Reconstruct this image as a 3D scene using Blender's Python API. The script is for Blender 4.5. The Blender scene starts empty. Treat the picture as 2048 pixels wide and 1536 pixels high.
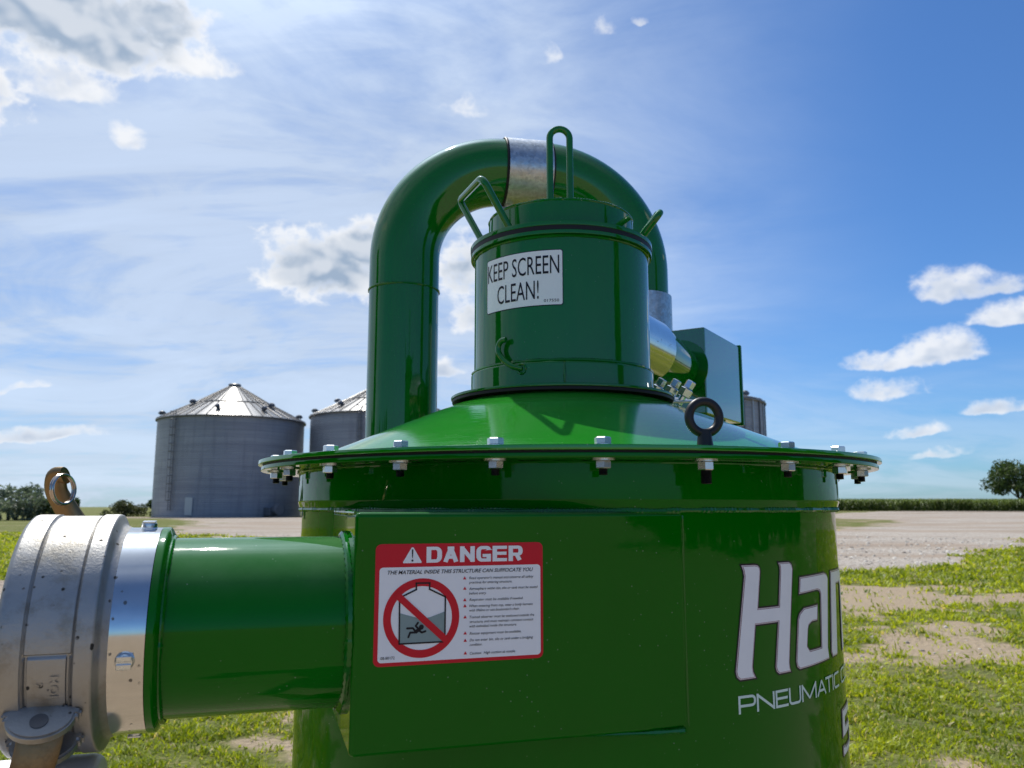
import bpy, bmesh, math, random
import numpy as np
from mathutils import Vector, Matrix
from mathutils.geometry import tessellate_polygon

random.seed(7)
rng = np.random.default_rng(11)
S = bpy.context.scene
COL = S.collection
R = math.radians
H = 1.6                                   # camera height; machine coordinates below are relative to the camera

# ------------------------------------------------------------------ camera
cam = bpy.data.cameras.new("camera")
cam.sensor_width = 36.0
cam.lens = 28.33
cam.clip_start = 0.02
cam.clip_end = 20000
camo = bpy.data.objects.new("camera", cam)
COL.objects.link(camo)
camo.location = (0, 0, H)
camo.rotation_euler = (R(90 + 8.658), 0, 0)
cam.dof.use_dof = True
cam.dof.focus_distance = 0.88
cam.dof.aperture_fstop = 15.0
S.camera = camo

# ------------------------------------------------------------------ light
SUN_AZ, SUN_EL = -23.0, 57.0              # degrees, azimuth clockwise from +Y
sun_dir = Vector((math.sin(R(SUN_AZ)) * math.cos(R(SUN_EL)), math.cos(R(SUN_AZ)) * math.cos(R(SUN_EL)), math.sin(R(SUN_EL))))
sl = bpy.data.lights.new("sun", 'SUN')
sl.energy = 4.6
sl.angle = R(0.53)
sl.color = (1.0, 0.95, 0.87)
so = bpy.data.objects.new("sun", sl)
COL.objects.link(so)
so.rotation_euler = sun_dir.to_track_quat('Z', 'Y').to_euler()
S.view_settings.view_transform = 'Standard'
S.view_settings.look = 'None'
S.view_settings.exposure = 0.0
S.view_settings.gamma = 1.0
S.cycles.max_bounces = 8
S.cycles.sample_clamp_indirect = 6.0


class NT:
    """small helper for node trees"""
    def __init__(s, tree):
        s.t = tree; s.n = tree.nodes; s.l = tree.links
    def add(s, typ, **kw):
        n = s.n.new(typ)
        for k, v in kw.items():
            setattr(n, k, v)
        return n
    def put(s, sock, v):
        if hasattr(v, 'is_output') or isinstance(v, bpy.types.NodeSocket):
            s.l.new(v, sock)
        else:
            try:
                sock.default_value = v
            except Exception:
                sock.default_value = (*v, 1.0) if len(v) == 3 else v[:3]
    def math(s, op, a, b=None, c=None, clamp=False):
        n = s.add('ShaderNodeMath', operation=op, use_clamp=clamp)
        s.put(n.inputs[0], a)
        if b is not None: s.put(n.inputs[1], b)
        if c is not None: s.put(n.inputs[2], c)
        return n.outputs[0]
    def vmath(s, op, a, b=None):
        n = s.add('ShaderNodeVectorMath', operation=op)
        s.put(n.inputs[0], a)
        if b is not None: s.put(n.inputs[1], b)
        return n.outputs['Value'] if op in ('DOT_PRODUCT', 'LENGTH') else n.outputs[0]
    def smooth(s, v, a, b, lo=0.0, hi=1.0):
        n = s.add('ShaderNodeMapRange', interpolation_type='SMOOTHSTEP')
        s.put(n.inputs[0], v)
        n.inputs[1].default_value = a; n.inputs[2].default_value = b
        n.inputs[3].default_value = lo; n.inputs[4].default_value = hi
        return n.outputs[0]
    def mix(s, f, a, b):
        n = s.add('ShaderNodeMix', data_type='RGBA')
        s.put(n.inputs[0], f)
        s.put(n.inputs[6], (*a, 1.0) if isinstance(a, tuple) and len(a) == 3 else a)
        s.put(n.inputs[7], (*b, 1.0) if isinstance(b, tuple) and len(b) == 3 else b)
        return n.outputs[2]
    def noise(s, vec, scale, detail=4.0, rough=0.55, dist=0.0):
        n = s.add('ShaderNodeTexNoise')
        s.put(n.inputs['Vector'], vec)
        n.inputs['Scale'].default_value = scale
        n.inputs['Detail'].default_value = detail
        n.inputs['Roughness'].default_value = rough
        n.inputs['Distortion'].default_value = dist
        return n.outputs[0]
    def scalev(s, vec, sc, loc=(0, 0, 0)):
        n = s.add('ShaderNodeMapping')
        s.put(n.inputs[0], vec)
        n.inputs[1].default_value = loc
        n.inputs[3].default_value = sc
        return n.outputs[0]


# ------------------------------------------------------------------ sky
SKY = 0.10
world = bpy.data.worlds.new("World")
S.world = world
world.use_nodes = True
w = NT(world.node_tree)
w.n.clear()
wout = w.add('ShaderNodeOutputWorld')
bg = w.add('ShaderNodeBackground')
bg.inputs[1].default_value = SKY
w.l.new(bg.outputs[0], wout.inputs[0])
sky = w.add('ShaderNodeTexSky', sky_type='NISHITA')
sky.sun_disc = False
sky.sun_elevation = R(SUN_EL)
sky.sun_rotation = R(SUN_AZ)
sky.altitude = 300
sky.air_density = 1.0
sky.dust_density = 0.6
sky.ozone_density = 2.2
tc = w.add('ShaderNodeTexCoord')
d0 = w.vmath('NORMALIZE', tc.outputs['Generated'])


def direction(az, el):
    return Vector((math.sin(R(az)) * math.cos(R(el)), math.cos(R(az)) * math.cos(R(el)), math.sin(R(el))))


warp = w.add('ShaderNodeTexNoise')
w.put(warp.inputs['Vector'], d0)
warp.inputs['Scale'].default_value = 9.0
warp.inputs['Detail'].default_value = 5.0
wv = w.vmath('SUBTRACT', warp.outputs['Color'], (0.5, 0.5, 0.5))
wsc = w.add('ShaderNodeVectorMath', operation='SCALE')
w.put(wsc.inputs[0], wv); wsc.inputs['Scale'].default_value = 0.055
dw = w.vmath('ADD', d0, wsc.outputs[0])


def blobs(lst, base):
    out = None
    for az, el, a, b, k in lst:
        c = direction(az, el)
        e = Vector((math.cos(R(az)), -math.sin(R(az)), 0))
        u = e.cross(c)
        x = w.math('MULTIPLY', w.math('SUBTRACT', w.vmath('DOT_PRODUCT', dw, tuple(e)), e.dot(c)), 1 / a)
        y = w.math('MULTIPLY', w.math('SUBTRACT', w.vmath('DOT_PRODUCT', dw, tuple(u)), u.dot(c)), 1 / b)
        yb = w.math('MULTIPLY', w.math('MINIMUM', y, 0.0), base)
        y2 = w.math('ADD', w.math('MAXIMUM', y, 0.0), yb)
        r2 = w.math('ADD', w.math('MULTIPLY', x, x), w.math('MULTIPLY', y2, y2))
        v = w.math('MULTIPLY', w.math('SUBTRACT', 1.0, r2), k)
        out = v if out is None else w.math('MAXIMUM', out, v)
    return w.math('MAXIMUM', out, -1.5)


def puffs(vec):
    p1 = w.noise(w.scalev(vec, (1, 1, 1.4)), 17.0, 6.0, 0.56, 0.2)
    p2 = w.noise(w.scalev(vec, (1, 1, 1.15), (3, 1, 2)), 40.0, 4.0, 0.5)
    bil = w.math('ABSOLUTE', w.math('SUBTRACT', p2, 0.5))                      # rounded billows
    return w.math('ADD', w.math('MULTIPLY', w.math('SUBTRACT', p1, 0.5), 3.0), w.math('MULTIPLY', w.math('SUBTRACT', 0.085, bil), 3.0))


pn = puffs(d0)
soft = w.math('MULTIPLY', w.math('SUBTRACT', w.noise(w.scalev(d0, (1, 1, 1.4)), 17.0, 2.5, 0.5, 0.2), 0.5), 3.0)
softup = w.math('MULTIPLY', w.math('SUBTRACT', w.noise(w.scalev(w.vmath('ADD', d0, tuple(direction(-20, 80) * 0.016)), (1, 1, 1.4)), 17.0, 2.5, 0.5, 0.2), 0.5), 3.0)

thick = [(-13.4, 16.3, .100, .055, 1.05), (-10.2, 18.0, .055, .042, 1.05), (-3.8, 17.0, .036, .05, .9), (-3.2, 13.6, .03, .03, .8),
         (-30.5, 29.4, .15, .072, 1.0), (-25.5, 30.2, .07, .045, .9), (-38, 24, .10, .05, .8), (-60, 35, .2, .12, .9)]
thin = [(-22.6, 27.9, .05, .03, .8), (-31.0, 25.2, .075, .036, .8), (-27.0, 22.9, .022, .022, .6), (29.6, 13.2, .056, .040, 1.05), (31.6, 13.0, .040, .022, .9),
        (32.4, 11.2, .050, .026, .9), (27.8, 9.3, .062, .036, 1.0), (25.0, 9.1, .045, .022, .85), (25.1, 7.1, .046, .024, .75), (31.4, 5.8, .045, .015, .8),
        (26.9, 4.6, .034, .013, .65), (27.7, 3.1, .042, .009, .5), (6.6, 32.1, .018, .018, .55), (2.9, 30.7, .010, .022, .4),
        (10.0, 32.7, .010, .006, .4), (-4.5, 9.3, .024, .022, .9), (-3.6, 27.3, .03, .025, .4), (-31.7, 7.3, .045, .008, .7),
        (-30.0, 4.3, .07, .012, .7), (-17.2, 14.9, .02, .008, .6), (60, 20, .1, .03, .9), (80, 35, .15, .06, .8), (-100, 30, .2, .07, .9)]
B1 = blobs(thick, 1.25)
B2 = blobs(thin, 3.4)
den1 = w.math('ADD', B1, w.math('MULTIPLY', pn, 0.80))
den2 = w.math('ADD', B2, w.math('MULTIPLY', pn, 0.62))
al1 = w.smooth(den1, -0.02, 0.75)
al2 = w.smooth(den2, 0.0, 0.90)
relief = w.smooth(w.math('SUBTRACT', soft, softup), -0.30, 0.40)              # tops nearer the sun are lighter
fleck = w.math('MULTIPLY', w.math('SUBTRACT', pn, soft), 0.22)
th1 = w.math('ADD', w.math('ADD', B1, w.math('MULTIPLY', soft, 0.55)), fleck)
th2 = w.math('ADD', w.math('ADD', B2, w.math('MULTIPLY', soft, 0.55)), fleck)
core1 = w.math('MULTIPLY', w.smooth(th1, 0.28, 1.00), w.math('SUBTRACT', 1.08, w.math('MULTIPLY', relief, 0.60)), clamp=True)
core2 = w.math('MULTIPLY', w.smooth(th2, 0.15, 1.20), w.math('SUBTRACT', 0.95, w.math('MULTIPLY', relief, 0.85)), clamp=True)
# high thin veil: denser towards the left of the view
sep = w.add('ShaderNodeSeparateXYZ')
w.put(sep.inputs[0], d0)
zz = w.math('ADD', w.math('MAXIMUM', sep.outputs[2], 0.0), 0.18)
px = w.math('DIVIDE', sep.outputs[0], zz)
py = w.math('DIVIDE', sep.outputs[1], zz)
cmb = w.add('ShaderNodeCombineXYZ')
w.put(cmb.inputs[0], px); w.put(cmb.inputs[1], py)
cir = w.noise(w.scalev(cmb.outputs[0], (0.75, 1.0, 1.0), (0.7, 0.2, 0)), 1.35, 9.0, 0.60, 0.9)
cir2 = w.noise(w.scalev(cmb.outputs[0], (0.75, 1.4, 1.0), (4.3, 2.2, 0)), 3.6, 8.0, 0.60, 1.2)
side = w.vmath('DOT_PRODUCT', d0, tuple(direction(62, 18)))
veil = w.math('MULTIPLY', w.smooth(side, 0.42, 0.86, 1.0, 0.0),
              w.math('ADD', 0.98, w.math('ADD', w.math('MULTIPLY', w.math('SUBTRACT', cir, 0.5), 2.6), w.math('MULTIPLY', w.math('SUBTRACT', cir2, 0.5), 1.1))), clamp=True)
lowband = w.math('MULTIPLY', w.smooth(sep.outputs[2], 0.02, 0.28, 0.95, 0.0), w.smooth(cir, 0.34, 0.58), clamp=True)
lowband = w.math('MULTIPLY', lowband, w.smooth(side, 0.45, 0.95, 1.0, 0.30))
veil = w.math('MAXIMUM', veil, lowband)
front = w.vmath('DOT_PRODUCT', d0, tuple(direction(-22, 30)))
veil = w.math('MULTIPLY', veil, w.smooth(front, -0.10, 0.45, 0.10, 1.0))        # the veil lies on the sun's side of the sky
# bright aureole where the veil scatters the sun forward
aure = w.math('POWER', w.math('MAXIMUM', w.vmath('DOT_PRODUCT', d0, tuple(sun_dir)), 0.0), 28.0)
skyt = w.mix(1.0, sky.outputs[0], (0.50, 0.83, 1.22))
skyt.node.blend_type = 'MULTIPLY'
CW = 1.0 / SKY
vs_ = w.add('ShaderNodeVectorMath', operation='SCALE')
w.put(vs_.inputs[0], (0.60 * CW, 0.70 * CW, 0.85 * CW))
w.l.new(w.math('ADD', w.smooth(cir, 0.25, 0.75, 0.90, 1.16), w.math('MULTIPLY', aure, 5.0)), vs_.inputs['Scale'])
veilc = vs_.outputs[0]
c0 = w.mix(w.math('MULTIPLY', veil, 0.84), skyt, veilc)
white = (0.97 * CW, 0.98 * CW, 1.0 * CW)
c1 = w.mix(w.math('MULTIPLY', al2, 0.90), c0, w.mix(core2, white, (0.42 * CW, 0.52 * CW, 0.68 * CW)))
c2 = w.mix(w.math('MULTIPLY', al1, 0.93), c1, w.mix(core1, white, (0.34 * CW, 0.44 * CW, 0.58 * CW)))
w.l.new(c2, bg.inputs[0])


# ------------------------------------------------------------------ materials
def new_mat(name):
    m = bpy.data.materials.new(name)
    m.use_nodes = True
    t = NT(m.node_tree)
    b = t.n['Principled BSDF']
    return m, t, b


def bump(t, b, h, strength, dist):
    n = t.add('ShaderNodeBump')
    n.inputs['Strength'].default_value = strength
    n.inputs['Distance'].default_value = dist
    t.put(n.inputs['Height'], h)
    t.l.new(n.outputs[0], b.inputs['Normal'])
    return n


def paint(name, col, rough=0.10, streak=False, dust=0.35, spec=0.5, film=0.0, coat=0.0):
    m, t, b = new_mat(name)
    tcn = t.add('ShaderNodeTexCoord')
    ob = tcn.outputs['Object']
    geo = t.add('ShaderNodeNewGeometry')
    pos = geo.outputs['Position']
    big = t.noise(pos, 7.0, 3.0)
    c = t.mix(big, tuple(x * 0.86 for x in col), tuple(x * 1.10 for x in col))
    # dust specks and a thin pale film
    vor = t.add('ShaderNodeTexVoronoi')
    t.put(vor.inputs['Vector'], pos); vor.inputs['Scale'].default_value = 130.0
    keep = t.smooth(t.noise(pos, 19.0, 3.0), 0.47, 0.60)
    spk = t.math('MULTIPLY', t.smooth(vor.outputs['Distance'], 0.04, 0.11, 1.0, 0.0), keep)
    c = t.mix(t.math('MULTIPLY', spk, dust), c, (0.42, 0.46, 0.40))
    if film:                                    # pale tint on upward faces: settled dust plus a painted sunlit sheen
        nz_ = t.add('ShaderNodeSeparateXYZ'); t.put(nz_.inputs[0], geo.outputs['Normal'])
        lie = t.math('MULTIPLY', t.smooth(nz_.outputs[2], 0.25, 0.85), t.smooth(t.noise(pos, 16.0, 6.0, 0.65), 0.25, 0.75, 0.5, 1.0))
        c = t.mix(t.math('MULTIPLY', lie, film), c, (0.46, 0.50, 0.42))
    b.inputs['Coat Weight'].default_value = coat
    b.inputs['Coat Roughness'].default_value = 0.05
    t.l.new(c, b.inputs['Base Color'])
    smudge = t.noise(pos, 26.0, 5.0, 0.65)
    rr = t.math('ADD', rough * 0.35, t.math('MULTIPLY', t.smooth(smudge, 0.35, 0.8), rough * 0.9))
    t.l.new(rr, b.inputs['Roughness'])
    b.inputs['Specular IOR Level'].default_value = spec
    peel = t.noise(pos, 210.0, 2.0, 0.5)
    wav = t.noise(pos, 11.0, 2.0, 0.5)
    hgt = t.math('ADD', t.math('MULTIPLY', peel, 0.10), t.math('MULTIPLY', wav, 1.2))
    if streak:                                  # rolled, ground steel: fine rings round the cone axis
        sx = t.add('ShaderNodeSeparateXYZ'); t.put(sx.inputs[0], ob)
        rad = t.math('SQRT', t.math('ADD', t.math('MULTIPLY', sx.outputs[0], sx.outputs[0]), t.math('MULTIPLY', sx.outputs[1], sx.outputs[1])))
        ang = t.math('ARCTAN2', sx.outputs[1], sx.outputs[0])
        cb = t.add('ShaderNodeCombineXYZ')
        t.put(cb.inputs[0], t.math('MULTIPLY', rad, 330.0)); t.put(cb.inputs[1], t.math('MULTIPLY', ang, 2.2))
        st = t.noise(cb.outputs[0], 1.0, 3.0, 0.6)
        hgt = t.math('ADD', hgt, t.math('MULTIPLY', st, 1.0))
    bump(t, b, hgt, 0.30 if not streak else 0.5, 0.0005 if not streak else 0.00018)
    return m


GREEN = (0.0008, 0.132, 0.002)
M_green = paint('green_gloss_paint', GREEN, rough=0.07, spec=0.22, film=0.15)
M_cone = paint('green_rolled_sunlit_paint', (0.006, 0.22, 0.004), 0.09, True, spec=0.9, film=0.05)  # same paint as the tank, base colour lightened for the sun on the cone
M_dgreen = paint('green_pipe_paint', (0.0015, 0.135, 0.008), 0.08, dust=0.15, spec=0.6)
M_tube = paint('green_canister_paint', (0.0015, 0.138, 0.010), 0.07, dust=0.2, spec=0.6)
M_blower = paint('green_blower_paint', (0.003, 0.12, 0.010), 0.10, dust=0.2, spec=1.0, coat=1.0)
M_weld = paint('green_weld_paint', (0.003, 0.13, 0.006), 0.10, dust=0.1)


def metal(name, col, rough, metallic=1.0, spangle=0.0, specks=0.0, grain=0.0, stain=None):
    m, t, b = new_mat(name)
    geo = t.add('ShaderNodeNewGeometry')
    pos = geo.outputs['Position']
    nz = t.noise(pos, 45.0, 5.0, 0.6)
    c = t.mix(nz, tuple(x * 0.82 for x in col), tuple(min(1, x * 1.12) for x in col))
    rg = t.math('ADD', rough * 0.7, t.math('MULTIPLY', nz, rough * 0.6))
    if spangle:
        v = t.add('ShaderNodeTexVoronoi'); t.put(v.inputs['Vector'], pos); v.inputs['Scale'].default_value = 190.0
        sv = t.add('ShaderNodeSeparateColor'); t.put(sv.inputs[0], v.outputs['Color'])
        c = t.mix(t.math('MULTIPLY', sv.outputs[0], spangle), c, tuple(x * 0.62 for x in col))
        rg = t.math('ADD', rg, t.math('MULTIPLY', sv.outputs[1], 0.14))
    if stain:
        sn = t.smooth(t.noise(pos, 26.0, 6.0, 0.70), 0.46, 0.66)
        c = t.mix(t.math('MULTIPLY', sn, 0.75), c, stain)
    if specks:
        v2 = t.add('ShaderNodeTexVoronoi'); t.put(v2.inputs['Vector'], pos); v2.inputs['Scale'].default_value = 110.0
        k = t.smooth(t.noise(pos, 48.0, 3.0), 0.46, 0.53)
        sp = t.math('MULTIPLY', t.smooth(t.math('ADD', v2.outputs['Distance'], t.math('MULTIPLY', t.noise(pos, 300.0, 2.0), 0.22)), 0.20, 0.30, 1.0, 0.0), k)
        c = t.mix(t.math('MULTIPLY', sp, specks), c, (0.03, 0.027, 0.022))
        rg = t.math('ADD', rg, t.math('MULTIPLY', sp, 0.3))
    t.l.new(c, b.inputs['Base Color']); t.l.new(rg, b.inputs['Roughness'])
    b.inputs['Metallic'].default_value = metallic
    if grain:
        g = t.noise(pos, 420.0, 4.0, 0.7)
        bump(t, b, g, 0.55, grain)
    return m


M_zinc = metal('zinc_plated_steel', (0.70, 0.74, 0.76), 0.26)
M_galv = metal('galvanised_steel', (0.60, 0.62, 0.63), 0.30, 1.0, spangle=0.8)
M_alu = metal('cast_aluminium', (0.40, 0.395, 0.38), 0.46, 0.85, specks=0.9, grain=0.0006, stain=(0.27, 0.245, 0.20))
M_sleeve = metal('rolled_aluminium', (0.66, 0.66, 0.655), 0.12, 1.0, specks=0.75)
M_brass = metal('bronze_casting', (0.30, 0.205, 0.105), 0.42, 1.0, grain=0.0004, stain=(0.12, 0.08, 0.045))
M_pale = metal('pale_aluminium', (0.74, 0.74, 0.75), 0.55, 0.6)
M_steelring = metal('stainless_ring', (0.6, 0.52, 0.45), 0.22)
M_black = metal('black_oxide_steel', (0.028, 0.028, 0.030), 0.42, 0.55, grain=0.0002)
M_thread = metal('dark_thread_steel', (0.16, 0.16, 0.165), 0.4, 1.0)


def plain(name, col, rough=0.4, coat=0.0, var=0.1):
    m, t, b = new_mat(name)
    b.inputs['Specular IOR Level'].default_value = 0.3
    geo = t.add('ShaderNodeNewGeometry')
    nz = t.noise(geo.outputs['Position'], 60.0, 4.0, 0.6)
    t.l.new(t.mix(nz, tuple(x * (1 - var) for x in col), tuple(min(1, x * (1 + var)) for x in col)), b.inputs['Base Color'])
    b.inputs['Roughness'].default_value = rough
    b.inputs['Coat Weight'].default_value = coat
    return m


M_rubber = plain('black_rubber', (0.012, 0.012, 0.013), 0.55)
M_white = plain('white_vinyl', (0.86, 0.89, 0.92), 0.28, 0.0, 0.04)
M_red = plain('red_vinyl', (0.62, 0.004, 0.022), 0.28, 0.0, 0.05)
M_ink = plain('black_ink', (0.010, 0.010, 0.016), 0.35)
M_pink = plain('pale_pink_vinyl', (0.66, 0.58, 0.60), 0.30)
M_dred = plain('dark_red_ink', (0.22, 0.02, 0.05), 0.35)
M_grain = plain('grey_green_ink', (0.24, 0.33, 0.33), 0.35)
M_mint = plain('mint_vinyl', (0.62, 0.80, 0.74), 0.30)


# ------------------------------------------------------------------ mesh helpers
class MB:
    """collects verts and faces of one mesh object"""
    def __init__(s):
        s.v = []; s.f = []; s.mi = []; s.cur = 0
    def add(s, vs, fs):
        o = len(s.v)
        s.v += [tuple(p) for p in vs]
        for f in fs:
            s.f.append(tuple(i + o for i in f)); s.mi.append(s.cur)
        return s
    def xf(s, M):
        s.v = [tuple(M @ Vector(p)) for p in s.v]
        return s
    def build(s, name, mats, parent=None, angle=35, smooth=True, recalc=True):
        me = bpy.data.meshes.new(name)
        me.from_pydata(s.v, [], s.f)
        mats = mats if isinstance(mats, (list, tuple)) else [mats]
        for m in mats: me.materials.append(m)
        if len(mats) > 1:
            me.polygons.foreach_set('material_index', s.mi)
        if recalc:
            bm = bmesh.new(); bm.from_mesh(me)
            bmesh.ops.recalc_face_normals(bm, faces=bm.faces)
            bm.to_mesh(me); bm.free()
        if smooth:
            me.polygons.foreach_set('use_smooth', [True] * len(me.polygons))
            me.set_sharp_from_angle(angle=R(angle))
        me.update()
        o = bpy.data.objects.new(name, me)
        COL.objects.link(o)
        if parent is not None: o.parent = parent
        if smooth:
            wn = o.modifiers.new('weighted_normals', 'WEIGHTED_NORMAL')
            wn.keep_sharp = True; wn.weight = 80
        return o


def empty(name, loc=(0, 0, 0)):
    o = bpy.data.objects.new(name, None)
    o.empty_display_size = 0.1
    COL.objects.link(o)
    o.location = loc
    return o


def tag(o, label=None, cat=None, group=None, kind=None):
    if label: o['label'] = label
    if cat: o['category'] = cat
    if group: o['group'] = group
    if kind: o['kind'] = kind
    return o


def fillet(profile, r, n=3):
    """round the inner corners of an open profile polyline"""
    P = [Vector((a, b)) for a, b in profile]
    out = [P[0]]
    for i in range(1, len(P) - 1):
        a, b, c = P[i - 1], P[i], P[i + 1]
        u = (a - b); v = (c - b)
        if u.length < 1e-7 or v.length < 1e-7 or u.normalized().dot(v.normalized()) < -0.97:
            out.append(b); continue
        k = min(r, u.length * 0.45, v.length * 0.45)
        p0 = b + u.normalized() * k; p1 = b + v.normalized() * k
        for j in range(n + 1):
            t = j / n
            out.append(p0 * (1 - t) ** 2 + b * 2 * t * (1 - t) + p1 * t ** 2)
    out.append(P[-1])
    return [(p.x, p.y) for p in out]


def lathe(mb, profile, segs=96, cap0=False, cap1=False, fn=None):
    """profile (radius, z) turned round local Z; fn(radius, z, angle) may alter the radius"""
    vs = []; fs = []
    n = len(profile)
    for j in range(segs):
        a = 2 * math.pi * j / segs
        for r, z in profile:
            rr = fn(r, z, a) if fn else r
            vs.append((rr * math.sin(a), -rr * math.cos(a), z))
    for j in range(segs):
        k = (j + 1) % segs
        for i in range(n - 1):
            fs.append((j * n + i, k * n + i, k * n + i + 1, j * n + i + 1))
    if cap0: fs.append(tuple(j * n for j in range(segs)))
    if cap1: fs.append(tuple(j * n + n - 1 for j in range(segs)))
    mb.add(vs, fs)
    return mb


def sweep(mb, pts, rad, segs=16, closed=False, caps=True, ripple=None, flat=(1, 1), up=None):
    P = [Vector(p) for p in pts]
    n = len(P)
    rads = rad if isinstance(rad, (list, tuple)) else [rad] * n
    T = []
    for i in range(n):
        if closed: d = P[(i + 1) % n] - P[i - 1]
        else: d = P[min(i + 1, n - 1)] - P[max(i - 1, 0)]
        T.append(d.normalized())
    ref = Vector(up) if up else (Vector((0, 0, 1)) if abs(T[0].z) < 0.9 else Vector((1, 0, 0)))
    N = (ref - T[0] * ref.dot(T[0])).normalized()
    vs = []; fs = []
    for i in range(n):
        N = (N - T[i] * N.dot(T[i])).normalized()
        B = T[i].cross(N)
        rr = rads[i]
        for j in range(segs):
            a = 2 * math.pi * j / segs
            k = rr * (1 + (ripple(i, a) if ripple else 0))
            vs.append(P[i] + N * (math.cos(a) * k * flat[0]) + B * (math.sin(a) * k * flat[1]))
    m = n if closed else n - 1
    for i in range(m):
        q = (i + 1) % n
        for j in range(segs):
            l = (j + 1) % segs
            fs.append((i * segs + j, i * segs + l, q * segs + l, q * segs + j))
    if caps and not closed:
        fs.append(tuple(range(segs))); fs.append(tuple((n - 1) * segs + j for j in range(segs)))
    mb.add(vs, fs)
    return mb


def round_path(pts, r, n=6):
    P = [Vector(p) for p in pts]
    out = [P[0]]
    for i in range(1, len(P) - 1):
        a, b, c = P[i - 1], P[i], P[i + 1]
        u = a - b; v = c - b
        k = min(r, u.length * 0.48, v.length * 0.48)
        p0 = b + u.normalized() * k; p1 = b + v.normalized() * k
        for j in range(n + 1):
            t = j / n
            out.append(p0 * (1 - t) ** 2 + b * 2 * t * (1 - t) + p1 * t ** 2)
    out.append(P[-1])
    return out


def bead(mb, pts, r, closed=False, step=0.0035, seed=0):
    """weld bead: ripples and an uneven width along a path"""
    P = [Vector(p) for p in pts]
    if closed: P = P + [P[0]]
    seg = [0.0]
    for a, b in zip(P, P[1:]): seg.append(seg[-1] + (b - a).length)
    L = seg[-1]
    n = max(8, int(L / (step * 0.5)))
    rd = random.Random(seed)
    out = []; rads = []; j = 0
    wob = [rd.uniform(0.65, 1.3) for _ in range(n // 6 + 3)]
    for i in range(n if closed else n + 1):
        s = L * i / n
        while j < len(seg) - 2 and seg[j + 1] < s: j += 1
        t = (s - seg[j]) / max(seg[j + 1] - seg[j], 1e-9)
        out.append(P[j].lerp(P[j + 1], t))
        q = i / 6; qi = int(q); f = q - qi
        k = wob[qi] * (1 - f) + wob[qi + 1] * f
        rads.append(r * k * (1 + 0.28 * math.sin(i * math.pi)) * (1.12 if i % 2 else 0.86))
    if closed: rads[-1] = rads[0]
    sweep(mb, out, rads, 7, closed)
    return mb


def circle_pts(c, r, n=120, a0=0.0, a1=2 * math.pi, nrm=None):
    out = []
    for i in range(n):
        a = a0 + (a1 - a0) * i / n
        out.append((c[0] + r * math.sin(a), c[1] - r * math.cos(a), c[2]))
    return out


def box(mb, lo, hi, bev=0.0, segs=2):
    bm = bmesh.new()
    bmesh.ops.create_cube(bm, size=1.0)
    for v in bm.verts:
        v.co = Vector([lo[i] + (v.co[i] + 0.5) * (hi[i] - lo[i]) for i in range(3)])
    if bev:
        bmesh.ops.bevel(bm, geom=list(bm.edges), offset=bev, segments=segs, profile=0.5, affect='EDGES')
    bm.verts.ensure_lookup_table()
    mb.add([v.co.copy() for v in bm.verts], [tuple(v.index for v in f.verts) for f in bm.faces])
    bm.free()
    return mb


def hexprism(mb, af, z0, z1, ch=0.0007, rot=0.0):
    r = af / math.sqrt(3)
    rings = [(r - ch * 1.3, z0), (r, z0 + ch), (r, z1 - ch), (r - ch * 1.3, z1)]
    vs = []; fs = []
    for rr, z in rings:
        for j in range(6):
            a = rot + math.pi * j / 3
            vs.append((rr * math.cos(a), rr * math.sin(a), z))
    for i in range(3):
        for j in range(6):
            k = (j + 1) % 6
            fs.append((i * 6 + j, i * 6 + k, (i + 1) * 6 + k, (i + 1) * 6 + j))
    fs.append(tuple(range(6))); fs.append(tuple(18 + j for j in range(6)))
    mb.add(vs, fs)
    return mb


# --- flat graphics (decals): polygons in (u, v) then laid on a surface
def poly2d(pts):
    tri = tessellate_polygon([[Vector((p[0], p[1], 0)) for p in pts]])
    return [tuple(p) for p in pts], [tuple(t) for t in tri]


def offset_poly(pts, d):
    n = len(pts); out = []
    area = sum(pts[i][0] * pts[(i + 1) % n][1] - pts[(i + 1) % n][0] * pts[i][1] for i in range(n))
    sg = 1 if area > 0 else -1
    for i in range(n):
        a = Vector(pts[i - 1]); b = Vector(pts[i]); c = Vector(pts[(i + 1) % n])
        e1 = (b - a).normalized(); e2 = (c - b).normalized()
        n1 = Vector((e1.y, -e1.x)) * sg; n2 = Vector((e2.y, -e2.x)) * sg
        m = n1 + n2
        if m.length < 1e-6: m = n1
        m = m.normalized() / max(0.45, m.normalized().dot(n1))
        out.append(tuple(b + m * d))
    return out


def round_rect(u0, v0, u1, v1, r, n=5):
    out = []
    for cx, cy, a0 in ((u1 - r, v1 - r, 0), (u0 + r, v1 - r, 90), (u0 + r, v0 + r, 180), (u1 - r, v0 + r, 270)):
        for i in range(n + 1):
            a = R(a0 + 90 * i / n)
            out.append((cx + r * math.cos(a), cy + r * math.sin(a)))
    return out


def stroke(a, b, wd):
    a = Vector(a); b = Vector(b); d = (b - a).normalized(); nn = Vector((-d.y, d.x)) * wd / 2
    return [tuple(a + nn - d * 0), tuple(a - nn), tuple(b - nn), tuple(b + nn)]


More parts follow.
